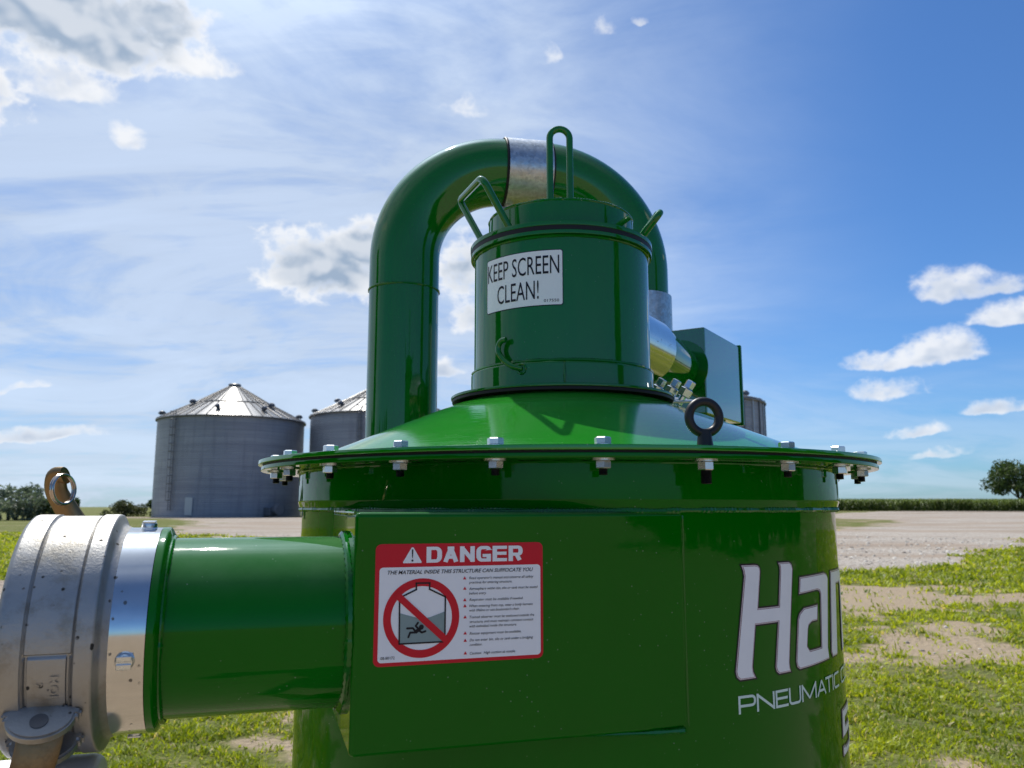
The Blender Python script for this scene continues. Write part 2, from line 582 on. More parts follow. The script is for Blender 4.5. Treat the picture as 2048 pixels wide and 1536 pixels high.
_tc = {}
def text2d(body, shear=0.0, weight=0.0):
    key = (body, shear, weight)
    if key in _tc: return _tc[key]
    cu = bpy.data.curves.new("lettering", 'FONT')
    cu.body = body; cu.shear = shear; cu.offset = weight; cu.size = 1.0
    cu.resolution_u = 3
    cu.fill_mode = 'BOTH'
    o = bpy.data.objects.new("lettering", cu)
    COL.objects.link(o)
    dg = bpy.context.evaluated_depsgraph_get()
    me = bpy.data.meshes.new_from_object(o.evaluated_get(dg))
    vs = [(v.co.x, v.co.y) for v in me.vertices]; fs = [tuple(p.vertices) for p in me.polygons]
    bpy.data.objects.remove(o); bpy.data.curves.remove(cu); bpy.data.meshes.remove(me)
    _tc[key] = (vs, fs)
    return vs, fs


CAP = None
def text_fit(body, u0, u1, v0, caph, shear=0.0, weight=0.0):
    """text whose outline spans u0..u1 with baseline v0 and capital height caph"""
    global CAP
    if CAP is None:
        hv, _ = text2d("H")
        CAP = max(p[1] for p in hv) - min(p[1] for p in hv)
    vs, fs = text2d(body, shear, weight)
    a = min(p[0] for p in vs); b = max(p[0] for p in vs)
    sx = (u1 - u0) / (b - a); sy = caph / (CAP + 2 * weight)
    return [(u0 + (x - a) * sx, v0 + (y + weight) * sy) for x, y in vs], fs


def arc2(cx, cy, r, a0, a1, n=6):
    return [(cx + r * math.cos(R(a0 + (a1 - a0) * i / n)), cy + r * math.sin(R(a0 + (a1 - a0) * i / n))) for i in range(n + 1)]


GLYPH = {
    'P': [[(0, 0), (0, 1)], [(0, 1)] + arc2(.78, .78, .22, 90, 0) + arc2(.78, .64, .22, 0, -90) + [(0, .42)]],
    'N': [[(0, 0), (0, 1)], [(0, 1), (1, 0)], [(1, 0), (1, 1)]],
    'E': [[(1, 1), (0, 1), (0, 0), (1, 0)], [(0, .52), (.95, .52)]],
    'U': [[(0, 1)] + arc2(.22, .22, .22, 180, 270) + arc2(.78, .22, .22, 270, 360) + [(1, 1)]],
    'M': [[(0, 0), (0, 1)], [(0, 1), (.5, .06)], [(.5, .06), (1, 1)], [(1, 1), (1, 0)]],
    'A': [[(0, -.06), (.5, 1)], [(.5, 1), (1, -.06)], [(.2, .30), (.8, .30)]],
    'a': [[(-.02, -.10), (.5, 1)], [(.5, 1), (1.02, -.10)], [(.40, 1), (.60, 1)], [(.25, .28), (.75, .28)]],
    'T': [[(0, 1), (1, 1)], [(.5, 1), (.5, 0)]],
    'I': [[(.5, 0), (.5, 1)]],
    'C': [[(1, 1)] + arc2(.22, .78, .22, 90, 180) + arc2(.22, .22, .22, 180, 270) + [(1, 0)]],
    'O': [arc2(.78, .78, .22, 90, 0) + arc2(.78, .22, .22, 0, -90) + arc2(.22, .22, .22, 270, 180) + arc2(.22, .78, .22, 180, 90), [(.22, 1), (.78, 1)]],
    'D': [[(0, 0), (0, 1)], [(0, 1)] + arc2(.68, .66, .34, 90, 0) + arc2(.68, .34, .34, 0, -90) + [(0, 0)]],
    'G': [[(1, .80)] + arc2(.80, .80, .20, 0, 90) + arc2(.32, .68, .32, 90, 180) + arc2(.32, .32, .32, 180, 270) + [(1, 0), (1, .36), (.62, .36)]],
    'R': [[(0, 0), (0, 1)], [(0, 1)] + arc2(.74, .76, .24, 90, 0) + arc2(.74, .66, .24, 0, -90) + [(0, .42)], [(.55, .46), (.90, -.06)]],
}


def ribbon(path, u0, u1, v0, v1, tu, tv):
    """a lettering stroke with its own horizontal and vertical pen width"""
    P = [Vector((u0 + tu / 2 + x * (u1 - u0 - tu), v0 + tv / 2 + y * (v1 - v0 - tv))) for x, y in path]
    vs = []; fs = []; n = len(P)
    for i in range(n):
        e1 = (P[i] - P[i - 1]).normalized() if i else (P[1] - P[0]).normalized()
        e2 = (P[i + 1] - P[i]).normalized() if i < n - 1 else e1
        n1 = Vector((-e1.y, e1.x)); n2 = Vector((-e2.y, e2.x)); m = (n1 + n2).normalized()
        m = m / max(0.55, m.dot(n1))
        ext = Vector((0, 0))
        ax_ = abs(e1.x) < 1e-6 or abs(e1.y) < 1e-6
        if i == 0 and ax_: ext = -Vector((e1.x * tu, e1.y * tv)) / 2
        if i == n - 1 and ax_: ext = Vector((e1.x * tu, e1.y * tv)) / 2
        o = Vector((m.x * tu / 2, m.y * tv / 2))
        vs += [tuple(P[i] + o + ext), tuple(P[i] - o + ext)]
        if i: fs.append((2 * i - 2, 2 * i - 1, 2 * i + 1, 2 * i))
    return vs, fs


def stroke_text(cells, v0, v1, tu, tv):
    return [ribbon(p, a, b, v0, v1, tu, tv) for ch, a, b in cells for p in GLYPH[ch]]


def lay(mb, shapes, place, lift, strip=None):
    """put flat shapes (verts, faces) on a surface through place(u, v, lift); strip splits them for curved ones"""
    for kk, (vs, fs) in enumerate(shapes):
        lift = lift + 0.00002                 # overlapping strokes never share a plane
        if strip:
            bm = bmesh.new()
            bv = [bm.verts.new((p[0], p[1], 0)) for p in vs]
            for f in fs:
                try: bm.faces.new([bv[i] for i in f])
                except ValueError: pass
            lo = min(p[0] for p in vs); hi = max(p[0] for p in vs)
            k = math.floor(lo / strip) + 1
            while k * strip < hi:
                bmesh.ops.bisect_plane(bm, geom=list(bm.verts) + list(bm.edges) + list(bm.faces), dist=1e-7, plane_co=(k * strip, 0, 0), plane_no=(1, 0, 0))
                k += 1
            bm.verts.index_update()
            vs = [(v.co.x, v.co.y) for v in bm.verts]; fs = [tuple(v.index for v in f.verts) for f in bm.faces]
            bm.free()
        mb.add([place(u, v, lift) for u, v in vs], fs)
    return mb


# ================================================================== GROUND
def vnoise(x, y, seed=0):
    xi = np.floor(x).astype(np.int64); yi = np.floor(y).astype(np.int64)
    fx = x - xi; fy = y - yi
    fx = fx * fx * (3 - 2 * fx); fy = fy * fy * (3 - 2 * fy)
    def h(a, b):
        n = (a * 374761393 + b * 668265263 + seed * 974634777) & 0xFFFFFFFF
        n = ((n ^ (n >> 13)) * 1274126177) & 0xFFFFFFFF
        return ((n ^ (n >> 16)) & 0xFFFF) / 65535.0
    return (h(xi, yi) * (1 - fx) + h(xi + 1, yi) * fx) * (1 - fy) + (h(xi, yi + 1) * (1 - fx) + h(xi + 1, yi + 1) * fx) * fy


def fbm(x, y, octv=5, seed=0):
    s = 0; a = 0.5; t = 0
    for i in range(octv):
        s = s + a * vnoise(x * 2 ** i, y * 2 ** i, seed + i); t += a; a *= 0.55
    return s / t


def sstep(v, a, b):
    t = np.clip((v - a) / (b - a), 0, 1)
    return t * t * (3 - 2 * t)


def poly_dist(x, y, poly):
    """signed distance, positive inside"""
    inside = np.zeros(x.shape, bool); dmin = np.full(x.shape, 1e9)
    n = len(poly)
    for i in range(n):
        x0, y0 = poly[i]; x1, y1 = poly[(i + 1) % n]
        c = ((y0 > y) != (y1 > y)) & (x < (x1 - x0) * (y - y0) / ((y1 - y0) if y1 != y0 else 1e-9) + x0)
        inside ^= c
        dx, dy = x1 - x0, y1 - y0
        t = np.clip(((x - x0) * dx + (y - y0) * dy) / (dx * dx + dy * dy), 0, 1)
        dmin = np.minimum(dmin, np.hypot(x - x0 - t * dx, y - y0 - t * dy))
    return np.where(inside, dmin, -dmin)


YARD = [(1.5, 17.5), (5.5, 18.5), (8.6, 20.0), (14.5, 26.0), (25.5, 40.5), (62, 78), (150, 170), (170, 205), (90, 190), (44, 125), (28, 108), (4, 110), (-14, 124), (-44, 127), (-70, 130), (-70, 121), (-46, 112),
        (-31, 84), (-22, 52), (-15, 42), (-6, 26)]
YARD2 = [(-8.5, 10.0), (-13.5, 13.5), (-15, 19), (-9.5, 17.2), (-7.2, 13.5)]
PATCH = [(21, 56), (30, 66), (44, 92), (40, 108), (26, 96)]


def gravel_at(x, y):
    d = np.hypot(x, y)
    j = (fbm(x * 0.35, y * 0.35, 4, 5) - 0.5) * np.clip(d * 0.16, 0.8, 7)
    g = np.maximum(poly_dist(x, y, YARD), poly_dist(x, y, YARD2)) + j
    g = np.minimum(g, -poly_dist(x, y, PATCH) + j)
    soft = np.clip(d * 0.03, 0.25, 3)
    return np.clip(0.5 + 0.5 * g / soft, 0, 1)


def grass_at(x, y):
    d = np.hypot(x, y)
    n = fbm(x * 0.55, y * 0.55, 5, 21) * 0.65 + fbm(x * 2.1, y * 2.1, 3, 33) * 0.35
    bare = 0.30 * np.exp(-(((x - 6.6) / 3.0) ** 2 + ((y - 14.5) / 2.4) ** 2)) + 0.16 * np.exp(-(((x - 4.2) / 1.1) ** 2 + ((y - 9.4) / 0.9) ** 2)) \
        + 0.22 * np.exp(-(((x + 1.3) / 0.55) ** 2 + ((y - 5.6) / 1.0) ** 2)) + 0.10 * np.exp(-(((x + 2.6) / 0.5) ** 2 + ((y - 6.9) / 0.4) ** 2))
    lush = 0.16 * np.exp(-(((x - 3.2) / 1.6) ** 2 + ((y - 6.2) / 1.7) ** 2)) + 0.10 * np.exp(-(((x + 2.7) / 1.2) ** 2 + ((y - 6.0) / 1.4) ** 2)) + 0.16 * np.exp(-(((x - 13) / 4) ** 2 + ((y - 19) / 2.6) ** 2))
    lush = lush + 0.34 * sstep(-x, 9, 18) * sstep(y, 16, 24) + 0.5 * sstep(d, 110, 150) + 0.05
    g = sstep(n - bare + lush, 0.36, 0.62)
    g = np.where(y < 2.0, np.minimum(g, 0.10), g)          # worn dirt on the camera's side
    return g * (1 - sstep(gravel_at(x, y), 0.25, 0.6))


def ground_z(x, y):
    az = np.degrees(np.arctan2(x, y))
    rise = 0.65 * sstep(y, 60, 200) * sstep(az, 6, 20)
    d = np.hypot(x, y)
    rel = (fbm(x * 0.8, y * 0.8, 3, 3) - 0.5) * 0.07 * np.clip(1 - d / 60, 0, 1)
    return rise + rel


def make_ground():
    az = np.concatenate([np.arange(-180, -64, 4.0), np.arange(-64, 64, 0.45), np.arange(64, 180, 4.0)])
    rr = [0.0, 0.6, 1.2, 1.8]
    r = 2.2
    while r < 6000:
        rr.append(r); r *= 1.0125 if r < 300 else 1.05
    rr = np.array(rr)
    A, D = np.meshgrid(R(1) * az, rr, indexing='ij')
    X = D * np.sin(A); Y = D * np.cos(A)
    Z = ground_z(X, Y)
    na, nr = X.shape
    co = np.stack([X, Y, Z], -1).reshape(-1, 3)
    i, j = np.meshgrid(np.arange(na), np.arange(nr - 1), indexing='ij')
    k = (i + 1) % na
    q = np.stack([i * nr + j, i * nr + j + 1, k * nr + j + 1, k * nr + j], -1).reshape(-1, 4)
    me = bpy.data.meshes.new('ground')
    me.vertices.add(len(co)); me.vertices.foreach_set('co', co.ravel())
    me.loops.add(q.size); me.polygons.add(len(q))
    me.loops.foreach_set('vertex_index', q.ravel())
    me.polygons.foreach_set('loop_start', np.arange(0, q.size, 4))
    me.update(calc_edges=True)
    for nm, fn in (('gravel_cover', gravel_at), ('grass_cover', grass_at)):
        at = me.attributes.new(nm, 'FLOAT', 'POINT')
        at.data.foreach_set('value', fn(X, Y).ravel().astype(np.float32))
    me.validate()
    me.polygons.foreach_set('use_smooth', [True] * len(me.polygons))
    o = bpy.data.objects.new('ground', me)
    COL.objects.link(o)
    tag(o, kind='structure')
    m, t, b = new_mat('yard_ground')
    geo = t.add('ShaderNodeNewGeometry'); pos = geo.outputs['Position']
    g1 = t.add('ShaderNodeAttribute', attribute_name='gravel_cover').outputs['Fac']
    g2 = t.add('ShaderNodeAttribute', attribute_name='grass_cover').outputs['Fac']
    fine = t.noise(pos, 9.0, 6.0, 0.7)
    mid = t.noise(t.scalev(pos, (1, 1, 1), (5, 3, 0)), 0.9, 6.0, 0.65)
    big = t.noise(t.scalev(pos, (0.4, 1.0, 1)), 0.16, 5.0, 0.6)
    soil = t.mix(t.math('ADD', t.math('MULTIPLY', fine, 0.5), t.math('MULTIPLY', t.noise(pos, 45.0, 5.0, 0.75), 0.5)), (0.14, 0.098, 0.055), (0.54, 0.43, 0.305))
    soil = t.mix(t.smooth(mid, 0.35, 0.7), soil, (0.345, 0.272, 0.185))
    vor = t.add('ShaderNodeTexVoronoi'); t.put(vor.inputs['Vector'], pos); vor.inputs['Scale'].default_value = 16.0
    vs = t.add('ShaderNodeSeparateColor'); t.put(vs.inputs[0], vor.outputs['Color'])
    stone = t.mix(vs.outputs[0], (0.20, 0.175, 0.15), (0.62, 0.57, 0.50))
    grav = t.mix(t.smooth(fine, 0.44, 0.64), stone, (0.32, 0.262, 0.205))
    grav = t.mix(t.smooth(big, 0.42, 0.62), grav, t.mix(fine, (0.225, 0.170, 0.125), (0.42, 0.345, 0.27)))
    ruts = t.noise(t.scalev(pos, (0.10, 1.2, 1)), 1.0, 4.0, 0.6)
    grav = t.mix(t.math('MULTIPLY', t.smooth(ruts, 0.50, 0.66), 0.6), grav, (0.155, 0.125, 0.098))
    fin2 = t.noise(pos, 38.0, 5.0, 0.7)
    grs = t.mix(fin2, (0.022, 0.034, 0.006), (0.17, 0.20, 0.035))  # dark end paints in the shaded gaps between blades
    grs = t.mix(t.smooth(fine, 0.52, 0.66), grs, (0.27, 0.22, 0.12))
    grs = t.mix(t.smooth(mid, 0.45, 0.68), grs, (0.17, 0.18, 0.05))
    grs = t.mix(t.math('MULTIPLY', t.smooth(big, 0.48, 0.62), 0.45), grs, (0.23, 0.20, 0.10))
    c = t.mix(t.smooth(t.math('ADD', g2, t.math('MULTIPLY', t.math('SUBTRACT', fine, 0.5), 0.8)), 0.2, 0.6), soil, grs)
    gm = t.smooth(t.math('ADD', g1, t.math('MULTIPLY', t.math('SUBTRACT', fine, 0.5), 0.9)), 0.35, 0.65)
    c = t.mix(gm, c, grav)
    t.l.new(c, b.inputs['Base Color'])
    b.inputs['Roughness'].default_value = 0.95
    b.inputs['Specular IOR Level'].default_value = 0.15
    bump(t, b, t.math('ADD', fine, t.math('MULTIPLY', vor.outputs['Distance'], 0.5)), 0.9, 0.05)
    me.materials.append(m)


make_ground()


def raw_mesh(name, co, tris, mat, attr=None, smooth=False):
    me = bpy.data.meshes.new(name)
    me.vertices.add(len(co)); me.vertices.foreach_set('co', co.astype(np.float32).ravel())
    me.loops.add(tris.size); me.polygons.add(len(tris))
    me.loops.foreach_set('vertex_index', tris.astype(np.int32).ravel())
    k = tris.shape[1]
    me.polygons.foreach_set('loop_start', np.arange(0, tris.size, k, dtype=np.int32))
    me.update(calc_edges=True)
    if attr is not None:
        at = me.attributes.new('tint', 'FLOAT', 'POINT')
        at.data.foreach_set('value', attr.astype(np.float32))
    me.materials.append(mat)
    o = bpy.data.objects.new(name, me)
    COL.objects.link(o)
    return o


def leaf_mat(name, dark, light, trans, dry=None, rough=0.5, tw=0.45):
    m, t, b = new_mat(name)
    at = t.add('ShaderNodeAttribute', attribute_name='tint').outputs['Fac']
    c = t.mix(at, dark, light)
    if dry: c = t.mix(t.smooth(at, 0.86, 0.95), c, dry)
    t.l.new(c, b.inputs['Base Color'])
    b.inputs['Roughness'].default_value = rough
    b.inputs['Specular IOR Level'].default_value = 0.35
    tr = t.add('ShaderNodeBsdfTranslucent')
    tcn = t.mix(1.0, c, trans); tcn.node.blend_type = 'MULTIPLY'
    t.l.new(tcn, tr.inputs[0])
    mx = t.add('ShaderNodeMixShader'); mx.inputs[0].default_value = tw
    t.l.new(b.outputs[0], mx.inputs[1]); t.l.new(tr.outputs[0], mx.inputs[2])
    t.l.new(mx.outputs[0], t.n['Material Output'].inputs[0])
    return m


M_grass = leaf_mat('grass_blades', (0.090, 0.150, 0.008), (0.47, 0.52, 0.032), (1.6, 1.5, 0.6), dry=(0.50, 0.43, 0.24))


def make_grass():
    N = 1350000
    d = 2.8 * np.exp(rng.random(N) * math.log(60 / 2.8))
    az = R(-62) + rng.random(N) * R(124)
    x = d * np.sin(az); y = d * np.cos(az)
    # gather blades into tufts
    cell = np.clip(d * 0.012, 0.05, 0.4)
    tuft = fbm(x * 5.5, y * 5.5, 2, 77)
    g = grass_at(x, y)
    ok = rng.random(N) < g * np.clip((tuft - 0.34) * 3.6, 0.10, 1) + 0.02 * (1 - gravel_at(x, y))
    x, y, d, tuft = x[ok], y[ok], d[ok], tuft[ok]
    n = len(x)
    z = ground_z(x, y)
    broad = rng.random(n) < 0.26
    hgt = (0.024 + 0.056 * rng.random(n) ** 1.4) * (0.55 + 0.9 * tuft) * np.clip(d / 9, 1, 2.2)
    wid = np.clip(d * 0.00055, 0.002, 0.05) * (0.7 + 0.8 * rng.random(n))
    wid[broad] *= 2.6; hgt[broad] *= 0.75
    th = rng.random(n) * 2 * math.pi
    lean = 0.25 + 1.1 * rng.random(n)
    fa = th + rng.normal(0, 0.6, n)
    lx, ly = np.cos(fa), np.sin(fa)
    wx, wy = -np.sin(th), np.cos(th)
    def row(t, k):
        hx = lean * hgt * t ** 1.7
        zz = z + hgt * (t - 0.30 * lean * t * t) - 0.004
        cx = x + lx * hx; cy = y + ly * hx
        return np.stack([cx - wx * wid * k, cy - wy * wid * k, zz], -1), np.stack([cx + wx * wid * k, cy + wy * wid * k, zz], -1)
    a0, b0 = row(0.0, 0.7); a1, b1 = row(0.55, 1.0); tip, _ = row(1.0, 0.0)
    co = np.stack([a0, b0, a1, b1, tip], 1).reshape(-1, 3)
    o = np.arange(n)[:, None] * 5
    tr = np.concatenate([o + [0, 1, 3], o + [0, 3, 2], o + [2, 3, 4]], 0)
    tint = np.clip(0.15 + 0.55 * rng.random(n) + 0.8 * (fbm(x * 0.9, y * 0.9, 3, 55) - 0.5), 0, 0.85)
    tint = np.where(rng.random(n) < 0.07, 0.97, tint)
    ob = raw_mesh('grass', co, tr, M_grass, np.repeat(tint, 5))
    tag(ob, 'patchy sunlit grass and clover growing through the pale dirt', 'grass', kind='stuff')


make_grass()


def make_stones():
    n = 18000
    d = 9 * np.exp(rng.random(n) * math.log(48 / 9)); az = R(-45) + rng.random(n) * R(90)
    x = d * np.sin(az); y = d * np.cos(az)
    ok = (rng.random(n) < gravel_at(x, y) * 0.9 + 0.10)
    x, y, d = x[ok], y[ok], d[ok]; n = len(x)
    base = np.array([(1, 0, 0), (-1, 0, 0), (0, 1, 0), (0, -1, 0), (0, 0, 1), (.6, .6, .5), (-.6, .6, .5), (.6, -.6, .5), (-.6, -.6, .5)], float)
    fc = np.array([(0, 5, 4), (0, 4, 7), (1, 4, 6), (1, 8, 4), (2, 4, 5), (2, 6, 4), (3, 7, 4), (3, 4, 8), (0, 2, 5), (2, 1, 6), (1, 3, 8), (3, 0, 7)])
    s = (0.010 + 0.034 * rng.random(n) ** 3) * np.clip(d / 18, 0.8, 1.8)
    jit = 1 + rng.normal(0, 0.22, (n, 9, 3))
    co = base[None] * jit * s[:, None, None] * np.array([1, 1, 0.7]) + np.stack([x, y, ground_z(x, y)], -1)[:, None]
    tr = (fc[None] + (np.arange(n) * 9)[:, None, None]).reshape(-1, 3)
    m, t, b = new_mat('limestone_gravel')
    at = t.add('ShaderNodeAttribute', attribute_name='tint').outputs['Fac']
    t.l.new(t.mix(at, (0.20, 0.17, 0.14), (0.66, 0.62, 0.55)), b.inputs['Base Color']); b.inputs['Roughness'].default_value = 0.9
    ob = raw_mesh('gravel', co.reshape(-1, 3), tr, m, np.repeat(rng.random(n), 9))
    tag(ob, 'loose pale limestone gravel scattered over the yard and track', 'gravel', kind='stuff')


make_stones()

# ================================================================== GRAIN BINS
def bin_wall_mat():
    m, t, b = new_mat('weathered_galvanised_sheet')
    tcn = t.add('ShaderNodeTexCoord'); ob = tcn.outputs['Object']
    sx = t.add('ShaderNodeSeparateXYZ'); t.put(sx.inputs[0], ob)
    ang = t.math('ARCTAN2', sx.outputs[1], sx.outputs[0])
    cb = t.add('ShaderNodeCombineXYZ')
    row = t.math('FLOOR', t.math('DIVIDE', sx.outputs[2], 1.12))
    t.put(cb.inputs[0], t.math('FLOOR', t.math('ADD', t.math('MULTIPLY', ang, 4.1), t.math('MULTIPLY', row, 0.37)))); t.put(cb.inputs[1], row)
    wn = t.add('ShaderNodeTexWhiteNoise', noise_dimensions='2D'); t.put(wn.inputs['Vector'], cb.outputs[0])
    st = t.noise(t.scalev(ob, (1.2, 1.2, 0.10)), 1.0, 5.0, 0.65)
    c = t.mix(wn.outputs[0], (0.310, 0.333, 0.372), (0.345, 0.366, 0.402))
    c = t.mix(t.smooth(t.noise(t.scalev(ob, (0.05, 0.05, 1.1)), 1.0, 4.0, 0.7), 0.40, 0.66), c, (0.262, 0.282, 0.318))
    c = t.mix(t.math('MULTIPLY', t.smooth(st, 0.48, 0.70), 0.45), c, (0.19, 0.205, 0.24))
    seam = t.math('FRACT', t.math('DIVIDE', sx.outputs[2], 1.12))
    c = t.mix(t.math('MULTIPLY', t.smooth(seam, 0.0, 0.07, 1.0, 0.0), 0.5), c, (0.11, 0.115, 0.13))
    t.l.new(c, b.inputs['Base Color'])
    b.inputs['Metallic'].default_value = 0.45; b.inputs['Roughness'].default_value = 0.52
    cor = t.math('SINE', t.math('MULTIPLY', sx.outputs[2], 2 * math.pi / 0.28))
    bump(t, b, cor, 0.8, 0.03)
    return m


M_bin = bin_wall_mat()
M_roof = metal('galvanised_roof_panel', (0.150, 0.145, 0.138), 0.30, 0.42)
M_binlight = metal('bright_galvanised_trim', (0.50, 0.52, 0.54), 0.45, 0.7)
M_bindark = metal('dull_bin_steel', (0.16, 0.17, 0.19), 0.55, 0.5)


def cyl_at(rad, ang, z):
    return Vector((rad * math.sin(ang), -rad * math.cos(ang), z))


def grain_bin(x, y, rad, eave, peak, label, stiff=False, ladder=None, door=None, fan=None, vents=(), nrib=44):
    root = empty('grain_bin', (x, y, 0))
    tag(root, label, 'grain bin', 'steel grain bins across the yard')
    mb = MB()
    lathe(mb, [(rad, -0.3), (rad, eave)], 128)
    mb.build('wall', M_bin, root)
    rb = MB()
    lathe(rb, fillet([(rad + 0.30, eave - 0.22), (rad + 0.34, eave - 0.12), (rad + 0.30, eave), (rad * 0.5, eave + (peak - eave) * 0.515), (0.9, peak)], 0.1), nrib * 2, cap1=True)
    for k in range(nrib):
        a = 2 * math.pi * k / nrib
        sweep(rb, [cyl_at(rad + 0.25, a, eave + 0.06), cyl_at(rad * 0.5, a, eave + (peak - eave) * 0.515 + 0.07), cyl_at(0.9, a, peak + 0.04)], [0.085, 0.075, 0.03], 6)
    rr = rad * 0.56
    sweep(rb, [cyl_at(rr, 2 * math.pi * i / 64, eave + (peak - eave) * 0.455 + 0.09) for i in range(64)], 0.09, 6, closed=True)
    roof = rb.build('roof', M_roof, root, 25)
    cp = MB(); lathe(cp, [(1.05, peak - 0.1), (1.05, peak + 0.28), (0.85, peak + 0.42), (0.0, peak + 0.52)], 24)
    cp.build('cap', M_roof, roof)
    for a, f in vents:
        vb = MB()
        p = cyl_at(rad * f, R(a), eave + (peak - eave) * (1 - f) * 1.02)
        out = cyl_at(1, R(a), 0)
        sweep(vb, round_path([p - Vector((0, 0, .2)), p + Vector((0, 0, .42)), p + out * 0.55 + Vector((0, 0, 0.50)), p + out * 0.75 + Vector((0, 0, 0.18))], 0.25, 4), 0.30, 10)
        vb.build('roof_vent', M_bindark if f < 0.9 else M_roof, roof)
    if stiff:
        for k in range(40):
            a = 2 * math.pi * k / 40
            s = MB(); sweep(s, [cyl_at(rad + 0.06, a, 0), cyl_at(rad + 0.06, a, eave)], 0.12, 4)
            s.build('stiffener', M_binlight if k % 2 else M_bindark, root)
    if ladder is not None:
        lb = MB(); a = R(ladder)
        tn = Vector((math.cos(a), math.sin(a), 0))
        for s in (-1, 1):
            sweep(lb, [cyl_at(rad + 0.25, a, 1.0) + tn * 0.28 * s, cyl_at(rad + 0.25, a, eave + 0.9) + tn * 0.28 * s], 0.05, 5)
        z = 1.2
        while z < eave + 0.6:
            sweep(lb, [cyl_at(rad + 0.25, a, z) - tn * 0.28, cyl_at(rad + 0.25, a, z) + tn * 0.28], 0.03, 4); z += 0.35
        lb.build('ladder', M_bindark, root)
        cg = MB(); z = 2.6
        while z < eave + 0.9:
            hoop = [cyl_at(rad + 0.25, a, z) + tn * (-0.42 * math.cos(q)) + cyl_at(1, a, 0) * (0.75 * math.sin(q)) for q in [math.pi * i / 10 for i in range(11)]]
            sweep(cg, hoop, 0.05, 5); z += 1.25
        for q in (40, 90, 140):
            sweep(cg, [cyl_at(rad + 0.25, a, zz) + tn * (-0.42 * math.cos(R(q))) + cyl_at(1, a, 0) * (0.75 * math.sin(R(q))) for zz in (2.6, eave + 0.6)], 0.035, 4)
        cg.build('ladder_cage', M_bindark, root)
    if door is not None:
        a = R(door); db = MB()
        box(db, (-0.62, -0.10, 0.3), (0.62, 0.10, 3.0), 0.04)
        db.xf(Matrix.Translation(cyl_at(rad + 0.05, a, 0)) @ Matrix.Rotation(a, 4, 'Z'))
        db.build('access_door', M_binlight, root)
    if fan is not None:
        a = R(fan); fb = MB()
        box(fb, (-0.9, -1.6, 0.2), (0.9, 0.2, 1.5), 0.08)
        f2 = MB(); lathe(f2, fillet([(0.75, 0.0), (0.95, 0.1), (0.95, 1.0), (0.7, 1.15)], 0.05), 24, True, True)
        f2.xf(Matrix.Translation((0.3, -1.5, 1.15)) @ Matrix.Rotation(R(90), 4, 'X'))
        fb.add(f2.v, f2.f)
        fb.xf(Matrix.Translation(cyl_at(rad, a, 0)) @ Matrix.Rotation(a, 4, 'Z'))
        f = fb.build('aeration_fan', M_bindark, root)
    return root


grain_bin(-47.3, 136.0, 11.75, 15.75, 21.9, 'leftmost grey steel grain bin with conical ribbed roof and caged ladder', ladder=-27, door=-10, fan=50,
          vents=((-55, .93), (5, .80), (48, .80), (88, .93), (-36, .62), (66, .66)))
grain_bin(-22.4, 140.0, 12.4, 16.8, 23.0, 'grey steel grain bin half hidden behind the upright green pipe',
          vents=((-70, .92), (-34, .80), (-56, .66), (10, .8)), ladder=-8)
grain_bin(20.9, 106.0, 11.9, 14.7, 18.2, 'rightmost grain bin with vertical stiffeners peeping past the green blower box', stiff=True,
          vents=((84, .93), (60, .8), (30, .8)))

# ================================================================== TREES AND CROP
M_bark = plain('tree_bark', (0.10, 0.08, 0.06), 0.9, 0, 0.3)
M_leaf_dark = leaf_mat('unseen_tree_leaves', (0.022, 0.042, 0.012), (0.100, 0.145, 0.042), (1.3, 1.4, 0.7), rough=0.6, tw=0.3)
M_leaf_grey = leaf_mat('silvery_leaves', (0.055, 0.075, 0.045), (0.26, 0.30, 0.21), (1.1, 1.2, 0.9), rough=0.6, tw=0.3)
M_leaf_olive = leaf_mat('scrub_leaves', (0.030, 0.042, 0.012), (0.11, 0.13, 0.05), (1.2, 1.2, 0.8), rough=0.6, tw=0.3)


